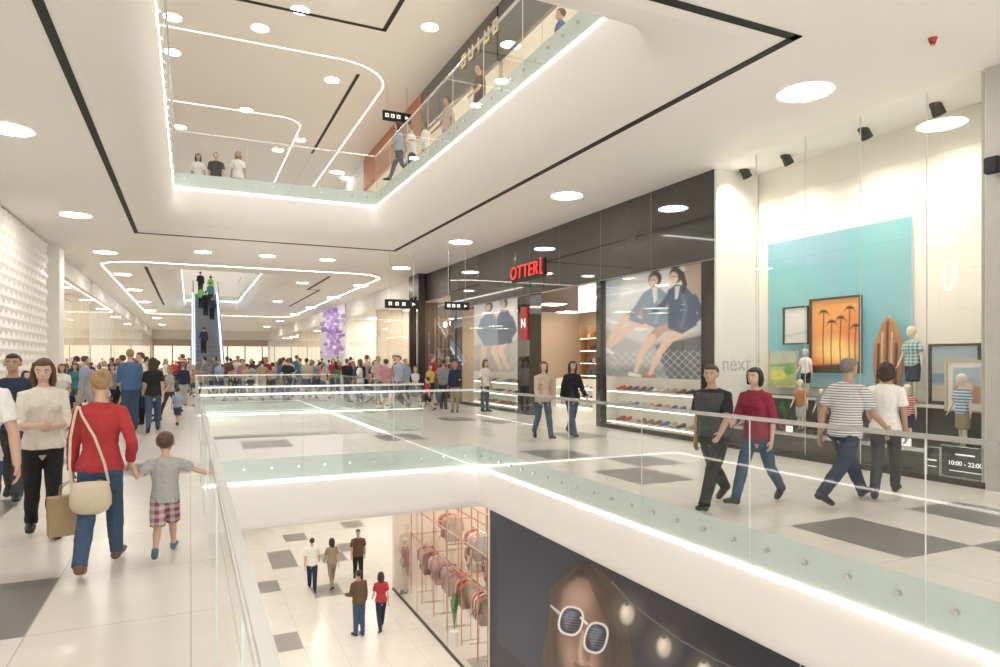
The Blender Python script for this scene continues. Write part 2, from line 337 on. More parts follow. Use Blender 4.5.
def person(label,H,loc,heading,legs,arms,fem=False,hi=True,lean=2,headyaw=0,headpitch=0,hs=1.0,top='white',sleeve='short',hem=.49,te=.009,bottom='trousers',bmat='jeans',hair='short',hmat='brown',
           skin=0,shoe='black',curl=(18,18),stock=.0,group=None,name='person',cat='person',eyes=True,topmat=None,botmat=None,skinmat=None,vest=None):
    K=H/(.87+.13*hs)
    e=root(name,label,cat,loc,R(heading),group)
    Rx=Matrix.Rotation(R(-lean),3,'X')
    T=FT if fem else MT; sw=.086 if fem else .098; hx=.048
    lg=.88 if fem else .97; ag=.86 if fem else .97
    LG=[]; mn=9
    for s,(t,k,fp) in zip((-1,1),legs):
        hip=Vector((s*hx,0,.50)); t_=R(t); kk=R(t-k)
        kn=hip+.235*Vector((0,math.sin(t_),-math.cos(t_))); an=kn+.225*Vector((0,math.sin(kk),-math.cos(kk)))
        f=R(fp); fd=Vector((s*.12,math.cos(f),math.sin(f))).normalized(); up=Vector((0,-math.sin(f),math.cos(f)))
        heel=an-fd*.025-up*.022; toe=an+fd*.095-up*.024
        mn=min(mn,heel.z-.024,toe.z-.018); LG.append((hip,kn,an,fd,up,heel,toe))
    dz=-mn; Z=Vector((0,0,dz))
    def tt(p): p=Vector(p); p=Rx@(p-Vector((0,0,.52)))+Vector((0,0,.52)); return (p+Z)*K
    Rh=Matrix.Rotation(R(-lean),3,'X')@Matrix.Rotation(R(headyaw),3,'Z')@Matrix.Rotation(R(headpitch),3,'X')
    nk=tt((0,.006,.872))
    def hp(x,y,z): return nk+Rh@(Vector((x,y,z))*K*hs)
    LG=[[ (v+Z)*K if i in (0,1,2,5,6) else v for i,v in enumerate(g)] for g in LG]
    AR=[]
    M=Matrix.Rotation(R(-heading),3,'Z')
    for s,a in zip((-1,1),arms):
        sh=tt((s*sw,0,.792)); ua=.165*K; fa=.145*K
        if a[0]=='fk':
            w,b,el=map(R,a[1:4]); d1=Vector((s*math.sin(b),math.sin(w)*math.cos(b),-math.cos(w)*math.cos(b)))
            b2=b*.4 if len(a)<5 else R(a[4]); d2=Vector((s*math.sin(b2),math.sin(w+el)*math.cos(b2),-math.cos(w+el)*math.cos(b2)))
            el_=sh+d1*ua; wr=el_+d2*fa
        else:
            tg=M@(Vector(a[1])-Vector(loc)) if a[0]=='ikw' else Vector(a[1])*K
            v=tg-sh; d=min(v.length,(ua+fa)*.985); v.normalize(); wr=sh+v*d
            aa=(ua*ua-fa*fa+d*d)/(2*d); hh=math.sqrt(max(0,ua*ua-aa*aa)); pole=Vector((s*.5,-.6,-.8)); pole=(pole-v*pole.dot(v)).normalized()
            el_=sh+v*aa+pole*hh
        AR.append((sh,el_,wr))
    u=K
    bm=bmesh.new()
    tube(bm,[tt((0,0,z)) for z,_,_ in T],[(rx*u,ry*u) for _,rx,ry in T])
    if fem:
        for s in (-1,1): ell(bm,tt((s*.038,.038,.735)),(.032*u,.028*u,.034*u),seg=10)
    for s in (-1,1): ell(bm,tt((s*.042,-.032,.505)),(.044*u,.038*u,.043*u),seg=10)
    tube(bm,[tt((0,-.003,.81)),hp(0,-.004,.03)],[.031*u*ag,.027*u*ag*(1+(hs-1)*.5)])
    h=hs*u
    ell(bm,hp(0,-.004,.072),(.0445*h,.054*h,.052*h),Rh)
    ell(bm,hp(0,.014,.040),(.034*h,.038*h,.038*h),Rh)
    ell(bm,hp(0,.030,.018),(.017*h,.018*h,.014*h),Rh,10)
    if hi:
        tube(bm,[hp(0,.047,.068),hp(0,.056,.050),hp(0,.052,.043)],[.006*h,.0085*h,.007*h],n=8)
        for s in (-1,1): ell(bm,hp(s*.045,-.004,.058),(.006*h,.012*h,.018*h),Rh,10)
        ell(bm,hp(0,.049,.026),(.013*h,.006*h,.005*h),Rh,8)
    for i,s in enumerate((-1,1)):
        sh,el_,wr=AR[i]
        tube(bm,[tt((s*.035,0,.805)),sh,sh.lerp(el_,.3),sh.lerp(el_,.75),el_,el_.lerp(wr,.3),wr],[r*u*ag for r in (.03,.031,.029,.024,.022,.022,.0165)])
        d=(wr-el_).normalized(); n=Vector((-s,0.15,0)); n=(n-d*n.dot(d)).normalized(); ax=n.cross(d)*( 1 if n.cross(d).y+.2*n.cross(d).z>0 else -1)
        pe=wr+d*.05*u
        tube(bm,[wr-d*.01*u,wr+d*.02*u,pe],[(.015*u,.011*u),(.02*u,.011*u),(.021*u,.009*u)],ref=ax)
        if hi:
            for q,ln in enumerate((.042,.047,.044,.034)):
                b0=pe+ax*((1.5-q)*.0115*u)-d*.008*u; cr=R(curl[i]*(1+.12*q)); pts=[b0]
                for sg in range(3):
                    aang=cr*(sg+.6); dd=d*math.cos(aang)+n*math.sin(aang); pts.append(pts[-1]+dd*(ln*u*(.42 if sg==0 else .3)))
                tube(bm,pts,[.0056*u,.0053*u,.005*u,.0044*u],ref=ax,n=8)
            b0=wr+d*.012*u+ax*.014*u; td=(d*.7+ax*.62+n*.25).normalized(); t2=(d*.9+ax*.15+n*.4).normalized()
            tube(bm,[b0,b0+td*.024*u,b0+td*.024*u+t2*.022*u],[.0075*u,.0065*u,.0052*u],n=8)
        else:
            tube(bm,[pe,pe+(d+n*.4).normalized()*.035*u],[(.02*u,.009*u),(.013*u,.007*u)],ref=ax,n=8)
    for i,s in enumerate((-1,1)):
        hip,kn,an,fd,up,heel,toe=LG[i]
        tube(bm,[hip+Vector((0,0,.02*u)),hip.lerp(kn,.3),kn,kn.lerp(an,.3)+Vector((0,-.006*u,0)),kn.lerp(an,.75),an],[r*u*lg for r in (.046,.046,.031,.032,.022,.019)])
        tube(bm,[heel+up*.004*u,heel.lerp(toe,.5)+up*.006*u,heel.lerp(toe,.9)],[(.015*u,.014*u),(.018*u,.012*u),(.014*u,.007*u)],ref=fd.cross(up))
    sm=skinmat or SK[skin]
    blob('body',bm,sm,e,.0068*(H/1.7 if H<1.3 else 1) if hi else .018,1)
    vx=.0095 if hi else .02; fo=.022*(H/1.7) if hi else 0
    tm=topmat or CL[top]; bmx=botmat or CL[bmat]
    if top:
        bm=bmesh.new(); TT=[t for t in T if t[0]>hem+.01]
        r0=next((t for t in T if t[0]>=hem),T[0]); TT=[(hem,r0[1],r0[2])]+TT
        tube(bm,[tt((0,0,z)) for z,_,_ in TT],[((rx+te+(.004 if z<.6 else 0))*u,(ry+te+(.006 if z<.6 else 0))*u) for z,rx,ry in TT],cap=False)
        if fem:
            for s in (-1,1): ell(bm,tt((s*.038,.038,.735)),((.032+te)*u,(.028+te)*u,(.034+te)*u),seg=10)
        if hem<.52:
            for s in (-1,1): ell(bm,tt((s*.042,-.032,.52)),(.05*u,(.036+te)*u,.04*u),seg=10)
        for i,s in enumerate((-1,1)):
            sh,el_,wr=AR[i]; q=te
            if sleeve=='short': ps=[tt((s*.035,0,.803)),sh,sh.lerp(el_,.4),sh.lerp(el_,.72)]; rs=[.031,.034,.035,.035]
            elif sleeve=='elbow': ps=[tt((s*.035,0,.803)),sh,sh.lerp(el_,.5),el_,el_.lerp(wr,.2)]; rs=[.031,.034,.032,.03,.03]
            else: ps=[tt((s*.035,0,.803)),sh,sh.lerp(el_,.5),el_,el_.lerp(wr,.4),el_.lerp(wr,.93)]; rs=[.031,.033,.029,.026,.024,.021]
            tube(bm,ps,[(r*ag+q*.5+.001)*u for r in rs],cap=False)
        blob('shirt',bm,tm,e,vx,2 if hi else 1,fold=fo)
        if vest:
            bm=bmesh.new(); TV=[t for t in T if .5<t[0]<.82]
            tube(bm,[tt((0,0,z)) for z,_,_ in TV],[((rx+te+.014)*u,(ry+te+.016)*u) for z,rx,ry in TV],cap=False)
            blob('vest',bm,CL[vest],e,vx,2,fold=fo)
    bm=bmesh.new()
    if bottom in('trousers','shorts'):
        TT=[t for t in T if t[0]<.59]
        tube(bm,[tt((0,0,z)) for z,_,_ in TT],[((rx+.007)*u,(ry+.007)*u) for z,rx,ry in TT],cap=False)
        for s in (-1,1): ell(bm,tt((s*.042,-.032,.505)),(.05*u,.044*u,.048*u),seg=10)
        for i in (0,1):
            hip,kn,an,fd,up,heel,toe=LG[i]; top_=hip+Vector((0,0,.03*u))
            if bottom=='trousers':
                tube(bm,[top_,hip.lerp(kn,.3),kn,kn.lerp(an,.35)+Vector((0,-.004*u,0)),kn.lerp(an,.8),an.lerp(kn,-.02)],[r*u*lg for r in (.056,.056,.044,.043,.037,.037)],cap=False)
            else: tube(bm,[top_,hip.lerp(kn,.3),hip.lerp(kn,.95)],[.06*u,.064*u,.058*u],cap=False)
    else:
        kz=min(LG[0][1].z,LG[1][1].z)/u-dz
        tube(bm,[tt((0,0,.58)),tt((0,0,.5)),(Vector((0,0,kz+.02))+Z)*u],[(.092*u,.07*u),(.11*u,.09*u),(.12*u,.12*u)],cap=False)
    blob(bottom if bottom!='skirt' else 'skirt',bm,bmx,e,vx,2 if hi else 1,fold=fo*.8)
    for i in (0,1):
        hip,kn,an,fd,up,heel,toe=LG[i]; bm=bmesh.new()
        tube(bm,[heel+up*.004*u,heel.lerp(toe,.35)+up*.012*u,heel.lerp(toe,.7)+up*.006*u,toe+fd*.008*u],[(.024*u,.024*u),(.026*u,.026*u),(.029*u,.021*u),(.023*u,.016*u)],ref=fd.cross(up))
        tube(bm,[an-up*.01*u,an+up*.012*u],[.028*u,.027*u],cap=False)
        blob('shoe',bm,SHOEM[shoe],e,.008 if hi else .018)
    if hair:
        bm=bmesh.new()
        ell(bm,hp(0,-.017,.078),(.0485*h,.052*h,.052*h),Rh)
        ell(bm,hp(0,-.006,.100),(.040*h,.05*h,.029*h),Rh)
        if hair in('long','bob'):
            bt=-.05 if hair=='long' else -.005
            tube(bm,[hp(0,-.035,.08),hp(0,-.042,.03),hp(0,-.044,bt)],[(.047*h,.03*h),(.05*h,.022*h),(.04*h,.014*h)],ref=Rh@Vector((1,0,0)))
            for s in (-1,1): tube(bm,[hp(s*.034,.008,.1),hp(s*.047,.002,.06),hp(s*.048,-.006,.01),hp(s*.042,-.008,bt+.015)],[.015*h,.013*h,.014*h,.009*h])
        if hair=='bun': ell(bm,hp(.008,-.06,.108),(.026*h,.022*h,.022*h),Rh,10)
        if hair=='tail': tube(bm,[hp(0,-.06,.09),hp(0,-.082,.06),hp(0,-.07,-.01)],[.014*h,.017*h,.007*h])
        blob('hair',bm,HAIR[hmat],e,.0075 if hi else .016,fold=.012 if hi else 0)
    if hi and eyes:
        for s in (-1,1):
            bm=bmesh.new(); ell(bm,hp(s*.0185,.0435,.062),(.0085*h,.005*h,.0045*h),Rh,10); fin('eye',bm,EYEW,e,smooth=True)
            bm=bmesh.new(); ell(bm,hp(s*.0185,.0468,.062),(.004*h,.003*h,.0042*h),Rh,8); fin('iris',bm,EYEM,e,smooth=True)
            bm=bmesh.new(); tube(bm,[hp(s*.010,.0475,.075),hp(s*.019,.0465,.078),hp(s*.028,.041,.075)],[.0022*h,.0026*h,.0018*h],n=6); fin('eyebrow',bm,HAIR[hmat],e,smooth=True)
        bm=bmesh.new(); ell(bm,hp(0,.0515,.026),(.0125*h,.004*h,.0042*h),Rh,10); fin('mouth',bm,LIP,e,smooth=True)
    return e
WALK=((24,4,8),(-16,24,-28)); WALK2=((-16,24,-28),(24,4,8)); STAND=((3,2,0),(-2,2,0)); 
AW=(('fk',-18,8,12),('fk',20,8,25)); AW2=(('fk',20,8,25),('fk',-18,8,12)); AST=(('fk',0,9,14),('fk',2,9,20))
gx=lambda px,py,z=0: (*ground(px,py,z),z)
A=person('woman in cream blouse and black trousers with hands held together',1.66,gx(43,538),193,((4,3,0),(-10,16,-6)),(('ik',(-.03,.16,.63)),('ik',(.035,.165,.64))),fem=True,top='cream',sleeve='elbow',hem=.5,te=.011,bmat='black',hair='long',hmat='brown',headpitch=-12,headyaw=-8,skin=2,shoe='black',curl=(35,35))
hx_,hy_=at(130,5.42); hand=(hx_,hy_,.83)
bp=gx(100,569)
B=person('woman in red sweater and jeans walking with a small boy',1.60,bp,-4,((-16,20,-16),(22,6,6)),(('fk',6,12,10),('ikw',hand)),fem=True,top='red',sleeve='long',hem=.5,te=.010,bmat='jeans',hair='bun',hmat='blond',skin=0,shoe='brown',headyaw=14,headpitch=-6,curl=(45,40),eyes=False)
Cc=person('small boy in grey t-shirt and plaid shorts, arms spread',1.08,gx(165,556),-3,((-20,34,-34),(26,6,8)),(('ikw',hand),('fk',-5,62,10,70)),top='lightgrey',hem=.47,te=.012,bottom='shorts',hair='short',hmat='brown',hs=1.4,shoe='blue',eyes=False,curl=(40,12),botmat=wavemat('plaid_cloth',(.5,.5,.5),(.3,.05,.08),16,14))
person('man in dark navy t-shirt and dark trousers walking',1.76,gx(13,500),182,WALK,AST,top='navy',bmat='darkgrey',hair='short',hmat='black',skin=1,te=.012)
person('man in white shirt with his arm hanging at his side',1.74,(*at(-28,4.9),0),186,STAND,(('fk',4,16,14),('fk',4,9,16)),top='white',sleeve='short',bmat='jeans',hair='short',hmat='dark',skin=0)
person('man in dark vest over black shirt and dark trousers striding',1.70,gx(714,506),112,((34,6,12),(-28,20,-26)),(('fk',22,10,35),('fk',-20,12,20)),top='black',sleeve='short',bmat='black',hair='short',hmat='dark',skin=1,lean=5,te=.011,headyaw=10,vest='darkgrey')
person('dark-haired woman in red blouse and jeans walking',1.63,gx(757,503),105,((-24,20,-22),(28,4,10)),(('fk',-12,10,30),('fk',18,10,40)),fem=True,top='maroon',sleeve='elbow',te=.012,bmat='jeans',hair='bob',hmat='black',skin=0,lean=4)
person('man in striped polo shirt and jeans walking',1.80,gx(845,503),-86,((36,4,12),(-32,20,-24)),(('fk',-24,10,16),('fk',26,10,26)),topmat=wavemat('striped_polo',(.17,.18,.22),(.68,.67,.65),34,duty=.62),top='white',te=.014,bmat='navy',hair='short',hmat='grey',skin=1,lean=6,eyes=False,headyaw=-10)
person('dark-haired woman in white t-shirt and dark trousers walking',1.66,gx(886,497),-60,WALK2,(('fk',10,10,60),('fk',-12,10,20)),fem=True,top='white',te=.012,bmat='darkgrey',hair='bob',hmat='dark',skin=1,eyes=False)
person('woman in beige cardigan and jeans walking',1.66,gx(543,439),170,WALK,AW,fem=True,top='beige',sleeve='long',te=.014,bmat='jeans',hair='long',hmat='brown',skin=2)
person('woman in black jacket and jeans walking',1.67,gx(572,437),175,WALK2,AW2,fem=True,top='black',sleeve='long',te=.016,bmat='jeans',hair='long',hmat='dark',skin=0)
person('woman in white top and jeans standing by the shop window',1.66,gx(485,412),200,STAND,AST,fem=True,top='white',te=.012,bmat='jeans',hair='long',hmat='brown',skin=2)
AR_=[]
AR_.append((person('man',1.76,(0,0,0),0,WALK,AW,hi=False,te=.012),'m'))
AR_.append((person('man',1.76,(0,0,0),0,STAND,(('fk',10,8,70),('fk',0,8,14)),hi=False,te=.014,sleeve='long'),'m'))
AR_.append((person('woman',1.66,(0,0,0),0,WALK2,AW2,fem=True,hi=False,hair='long',te=.012),'f'))
AR_.append((person('woman',1.66,(0,0,0),0,STAND,(('fk',14,8,80),('fk',5,8,30)),fem=True,hi=False,hair='bob',sleeve='long',te=.014),'f'))
AR_.append((person('woman',1.64,(0,0,0),0,WALK,AW,fem=True,hi=False,hair='tail',bottom='skirt'),'f'))
AR_.append((person('man',1.74,(0,0,0),0,WALK2,AW2,hi=False,bottom='shorts',te=.012),'m'))
AR_.append((person('child',1.15,(0,0,0),0,WALK,AW,hi=False,bottom='shorts',hs=1.35,te=.013),'c'))
MANQ=mat('mannequin_white',(.72,.63,.53),.35)
MQ=person('child mannequin',1.05,(0,0,0),0,STAND,(('fk',-3,14,8),('fk',6,14,20)),hi=False,hs=1.35,bottom='shorts',hair=None,name='child_mannequin',cat='mannequin',skinmat=MANQ,te=.014)
MA=person('mannequin',1.8,(0,0,0),0,STAND,AST,fem=True,hi=False,hair=None,name='mannequin',cat='mannequin',skinmat=MANQ,te=.014,sleeve='long')
bake()
CL['tealpattern']=wavemat('teal_pattern_cloth',(.05,.25,.3),(.6,.62,.6),22,20,.5); CL['redpattern']=wavemat('red_pattern_cloth',(.5,.06,.05),(.7,.6,.55),26,0,.4); CL['bluestripe']=wavemat('blue_stripe_cloth',(.1,.25,.45),(.65,.68,.7),24,0,.5)
def setm(c,m):
    for s in c.material_slots: s.link='OBJECT'; s.material=m
TOPN=['white','cream','red','navy','black','grey','blue','lightblue','khaki','black','green','pink','white','teal','lightgrey','navy','maroon','darkgrey','brown','orange','beige','lightblue']
BOTN=['jeans','jeans','black','navy','darkgrey','khaki','jeans','grey','black','lightgrey']
def place(src,loc,head,sc_=1.0,top='white',bot='jeans',hairc='dark',skin=0,label=None,group='shoppers walking in the mall',first=False):
    n=src.copy(); col.objects.link(n); n.location=loc; n.rotation_euler=(0,0,R(head)); n.scale=(sc_,)*3
    for ch in src.children:
        c=ch.copy(); col.objects.link(c); c.parent=n
        b=c.name.split('.')[0]
        if b=='body' and skin is not None: setm(c,SK[skin])
        elif b=='shirt': setm(c,CL[top])
        elif b in('trousers','shorts','skirt'): setm(c,CL[bot])
        elif b=='hair': setm(c,HAIR[hairc])
    n['group']=group
    if label: n['label']=label
    return n
HN=['dark','brown','black','blond','grey','dark','brown']
KINDN={'m':'man','f':'woman','c':'child'}
placed=[]
def shopper(px,D,head=None,kind=None,z=0.0,top=None,bot=None,force=False,hairc=None,arch=None,xy=None):
    x,y=xy or at(px,D)
    if z==0 and not force:
        if len(placed)>285: return
        for v in (V1,V2):
            if v[0]-.3<x<v[1]+.3 and v[2]-.3<y<v[3]+.3: return
        if x<XL+.4 or x>XR-.55: return
        if EX0-.4<x<EX1+.4 and EY0-1<y<EY1+1: return
        for (a,b) in placed:
            if (a-x)**2+(b-y)**2<.36: return
        placed.append((x,y))
    c=[i for i,(o,k) in enumerate(AR_) if kind is None or k==kind]; i=random.choice(c) if arch is None else arch
    src,k=AR_[i]; top=top or random.choice(TOPN); bot=bot or random.choice(BOTN)
    if head is None: head=random.choice((0,180,180,0,90,200,270))+random.uniform(-35,35)
    act='standing' if i in(1,3) else 'walking'
    return place(src,(x,y,z),head,random.uniform(.86,1.09) if z==0 else random.uniform(.98,1.04),top,bot,hairc or random.choice(HN),random.choice((0,0,1,2)),'%s in %s top and %s %s, %s on the mall floor'%(KINDN[k],top,bot,'shorts' if i>4 else ('skirt' if i==4 else 'trousers'),act))
EX0,EX1,EY0,EY1=.2,1.9,44.0,55.0
shopper(130,15.5,5,'m',top='blue',bot='jeans'); shopper(153,15.2,0,'f',top='black',bot='jeans',hairc='dark'); shopper(183,24,10,'m',top='navy')
shopper(75,20,180,'f',top='teal'); shopper(62,17,180,'f',top='white'); shopper(97,22,0,'c',top='orange'); shopper(112,21,185,'m',top='grey')
shopper(405,24.5,200,'m',top='lightblue',bot='navy'); shopper(430,24,190,'f',top='yellow',bot='black'); shopper(360,25.5,90,'f',top='white'); shopper(235,31,170,'f',top='red'); shopper(375,26.5,180,'m',top='navy'); shopper(418,28,180,'m'); shopper(455,21,150,'f',top='navy',bot='khaki')
for px,D in ((25,14),(38,19),(170,20),(178,28),(88,26),(142,26),(120,29),(165,32),(50,25),(68,29),(104,33),(134,36),(152,40),(176,38),(186,46),(58,22),(182,34),(156,30),(30,24),(45,23),(118,24),(137,21),(190,33),(99,28),(76,24),(188,55),(167,46),(84,18.5),(104,18),(92,20.5),(68,23),(150,23),(160,25),(128,25.5),(112,26.5),(145,19)): shopper(px,D)
for q in range(46): shopper(0,0,xy=(random.uniform(-3.7,-.15),random.uniform(17.5,27.5)))
for q in range(26): shopper(0,0,xy=(random.uniform(5.4,8.6),random.uniform(20.5,28)))
for q in range(62):
    cx_,cy_=random.choice(((-2.5,30),(-.5,29),(1,28.8),(2.6,29.6),(4,29),(5.5,30),(7,29.5),(3,33),(6,33.5),(-1.5,34),(8,32)))
    shopper(0,0,xy=(random.gauss(cx_,.8),random.gauss(cy_,.9)))
for q in range(70): shopper(0,0,xy=(random.uniform(-3.7,8.6),random.uniform(30,46)))
for q in range(50): shopper(0,0,xy=(random.uniform(-3.7,8.6),random.uniform(44,66)))
for px,py,k,t,b,hd,ac in ((312,591,'m','white','navy',-10,0),(332,588,'f','khaki','khaki',5,2),(358,581,'m','brown','black',170,0),(359,636,'m','brown','jeans',15,1),(381,630,'f','red','navy',-5,2)):
    D=(H0-ZL)*F/(py-HY); shopper(px,D,hd,k,ZL,t,b,hairc='dark',arch=ac)
for px,D,k,t in ((480,15,'m','brown'),(505,15.6,'f','white'),(399,18.4,'f','lightblue'),(412,19.0,'m','white'),(426,18.4,'f','white'),(448,17,'m','beige'),(562,12.6,'m','blue'),(198,21.4,'f','white'),(216,21.4,'m','black'),(238,21.2,'f','white')):
    shopper(px,D,random.choice((90,60,120)) if px>300 else 180,k,ZU,t)
def onesc(x,t,k,top): 
    place(AR_[1 if k=='m' else 3][0],(x,EY0+(EY1-EY0)*t,ZU*t+.04),5,1.0,top,'black','dark',0,'person in %s top standing on the escalator'%top,'people riding the escalator')
for x,t,k,tp in ((.7,.98,'m','black'),(1.4,.95,'f','lime'),(1.35,.84,'m','teal'),(1.0,.72,'m','black'),(.7,.80,'f','lime'),(1.4,.66,'m','navy'),(.8,.3,'m','navy')): onesc(x,t,k,tp)
def remtree(o):
    for c in list(o.children): bpy.data.objects.remove(c)
    bpy.data.objects.remove(o)
# ------------------------------------------------ bags
bx,by,_=bp
hb=root('handbag','cream leather shoulder bag with long strap','handbag',(bx-.04,by-.21,.5))
LEA=mat('cream_leather',(.58,.49,.36),.45,bump=.3)
bm=bmesh.new(); tube(bm,[(0,0,.0),(0,0,.05),(0,0,.12),(0,0,.19),(0,0,.22)],[(.11,.03),(.14,.05),(.14,.05),(.125,.03),(.12,.012)],ref=(1,0,0),n=20)
fin('bag_body',bm,LEA,hb,smooth=True)
bm=bmesh.new(); tube(bm,[(.12,0,.2),(.09,.0,.36),(.02,.05,.56),(-.07,.11,.72),(-.10,.19,.79)],[(.010,.004)]*5,ref=(1,0,0),n=8); fin('strap',bm,LEA,hb,smooth=True)
bm=bmesh.new(); tube(bm,[(-.12,0,.2),(-.14,.02,.36),(-.14,.07,.56),(-.12,.12,.72),(-.11,.19,.79)],[(.010,.004)]*5,ref=(1,0,0),n=8); fin('strap',bm,LEA,hb,smooth=True)
pb=root('paper_bag','brown paper shopping bag carried by its handles','paper bag',(bx-.22,by+.14,.27),R(15))
KR=mat('kraft_paper',(.42,.3,.17),.8,var=.1)
prism('bag_body',[(-.07,0),(.07,0),(.075,.3),(-.06,.3)],-.15,.15,KR,pb)
for yy in(-.05,.06):
    bm=bmesh.new(); tube(bm,[(-.07,yy,.3),(-.06,yy,.38),(0,yy*.4,.42),(.06,yy,.38),(.07,yy,.3)],[.005]*5,n=6); fin('bag_handle',bm,KR,pb,smooth=True)
# ------------------------------------------------ escalator
es=root('escalator','long escalator with grey steps and glass sides, lit','escalator',(EX0,EY0,0))
W=EX1-EX0; L=EY1-EY0
prism('truss',[(-.8,0),(0,0),(L,ZU-.05),(L+.8,ZU-.05),(L+.8,ZU-1.1),(L,ZU-1.1),(1.6,0)],-.12,W+.12,mat('escalator_cladding',(.65,.7,.75),.3,.2),es)
STP=mat('escalator_step',(.2,.215,.23),.4,.5)
st0=None
for i in range(22):
    y=i*L/22; z=(i+1)*ZU/22
    if st0 is None: st0=box('step',.12,W-.12,y,y+L/22+.02,z-.3,z-.02,STP,es)
    else: cp(st0,(W/2,y+L/44,z-.16),es)
BLW=mat('blue_white_panel',(.6,.74,.88),.4,emit=.45)
for xx in (0,W):
    quad('balustrade_panel',[(xx,-.6,.05),(xx,L,ZU),(xx,L,ZU+.9),(xx,0,.95),(xx,-.6,.9)],BLW,es)
    bm=bmesh.new(); tube(bm,[(xx,-.8,.6),(xx,-.7,.95),(xx,0,1.02),(xx,L,ZU+.98),(xx,L+.8,ZU+.98)],[.03]*5,n=8); fin('handrail',bm,BLACK,es,smooth=True)
    bm=bmesh.new(); tube(bm,[(xx,0,.14),(xx,L,ZU+.1)],[.05,.05],n=8); fin('skirt_light',bm,mat('blue_white_light',(.7,.85,1),.5,emit=2.5),es)
# ------------------------------------------------ shops
LP0=[None]
def lpanel(x,y,z,sx=1.2,sy=1.2):  # glowing panels added to brighten the shop interiors
    if LP0[0] is None:
        e=root('added_light_panel','square glowing ceiling light panel added to brighten a shop','ceiling light',(x,y,z),group='added shop ceiling lights')
        box('frame',-.52,.52,-.52,.52,-.03,.0,WHITE,e); quad('lens',[(-.48,-.48,-.034),(-.48,.48,-.034),(.48,.48,-.034),(.48,-.48,-.034)],PANEL,e)
        LP0[0]=e; e.scale=(sx,sy,1)
    else: n=cptree(LP0[0],(x,y,z)); n.scale=(sx,sy,1)
def shop(x0,x1,y0,y1,z0,z1,wallm,side,glass=True,fascm=None,ztop=ZC,npan=2,ps=1.2):
    s=1 if x1>x0 else -1
    box('wall_back',min(x1,x1+.1*s),max(x1,x1+.1*s),y0,y1,z0,ztop,wallm,kind='structure')
    box('wall_side',min(x0,x1),max(x0,x1),y0,y0+.05,z0,ztop,wallm,kind='structure')
    box('wall_side',min(x0,x1),max(x0,x1),y1-.05,y1,z0,ztop,wallm,kind='structure')
    if z1<ztop-.05:
        box('ceiling_shop',min(x0,x1),max(x0,x1),y0+.05,y1-.05,z1,z1+.05,CEIL,kind='structure')
        box('wall_fascia',min(x0-.12*s,x0),max(x0-.12*s,x0),y0,y1,z1,ztop,fascm or WHITE,kind='structure')
    for i in range(npan):
        for q in ((.3,.75) if abs(x1-x0)>3 else (.5,)): lpanel(x0+(x1-x0)*q,y0+(y1-y0)*(i+.5)/npan,z1-.02,ps,ps)
    if glass:
        n=max(1,round((y1-y0)/2.4)); w=(y1-y0)/n
        e=root('shop_window','tall frameless glass shop window with slim joints','shop window',(x0-.04*s,y0,z0),group='glass shop windows')
        for i in range(n): quad('glass_pane',[(0,i*w+.01,.05),(0,(i+1)*w-.01,.05),(0,(i+1)*w-.01,z1-z0-.01),(0,i*w+.01,z1-z0-.01)],SGLASS,e)
        for i in range(n+1): box('mullion',-.008,.008,i*w-.01,i*w+.01,.05,z1-z0,STEEL,e)
        box('sill',-.03,.03,0,y1-y0,0,.05,DARKM,e)
def garment_mesh():
    bm=bmesh.new(); tube(bm,[(0,0,-.75),(0,0,-.4),(0,0,-.12),(0,0,-.05)],[(.03,.24),(.028,.2),(.025,.2),(.015,.07)],ref=(1,0,0),cap=False)
    for s in(-1,1): tube(bm,[(0,s*.16,-.1),(0,s*.25,-.2),(0,s*.27,-.45)],[(.02,.05),(.022,.05),(.02,.045)],cap=False,n=8)
    return bm
G0=[None]
def rack(x,y,n,z=0,ang=0.0,h=1.5,label='chrome clothes rack in the shop',cols=None):
    e=root('clothes_rack',label,'clothes rack',(x,y,z),ang,'clothes racks in shops')
    l=n*.11+.1
    for s in(0,l): rod('post',(s,0,0),(s,0,h),.015,STEEL,e); box('foot',s-.02,s+.02,-.25,.25,0,.03,STEEL,e)
    rod('rail',(0,0,h),(l,0,h),.014,STEEL,e)
    for i in range(n):
        t=random.choice(cols or TOPN+['pink','orange','beige']); lx=.1+i*.11
        p=Vector((x+lx*math.cos(ang),y+lx*math.sin(ang),z+h-.02))
        if G0[0] is None: G0[0]=fin('garment',garment_mesh(),CL[t],label='folded-sleeve top hanging on a clothes rack',cat='clothing',loc=p,smooth=True,group='garments on racks'); o=G0[0]
        else: o=cp(G0[0],p)
        o.rotation_euler=(0,0,ang); setm(o,CL[t]); o['label']=t+' top hanging on a clothes rack'
def shoe_mesh():
    bm=bmesh.new(); tube(bm,[(-.11,0,.045),(-.05,0,.05),(.02,0,.04),(.08,0,.03),(.13,0,.025)],[(.03,.042),(.035,.048),(.038,.038),(.042,.028),(.03,.02)],ref=(0,1,0)); tube(bm,[(-.08,0,.05),(-.085,0,.1)],[.034,.036],cap=False); return bm
SH0=[None]; SCOL=[mat('shoe_c%d'%i,c,.5) for i,c in enumerate(((.5,.1,.08),(.7,.67,.63),(.08,.08,.1),(.3,.16,.08),(.1,.2,.4),(.6,.4,.2),(.6,.5,.4)))]
def shoe(x,y,z,a,i=None):
    if SH0[0] is None: SH0[0]=fin('shoe_on_display',shoe_mesh(),SCOL[0],label='low shoe displayed on a shop shelf',cat='shoe',loc=(x,y,z),smooth=True,group='shoes on shop shelves'); o=SH0[0]
    else: o=cp(SH0[0],(x,y,z))
    o.rotation_euler=(0,0,a); setm(o,random.choice(SCOL))
BX0=[None]
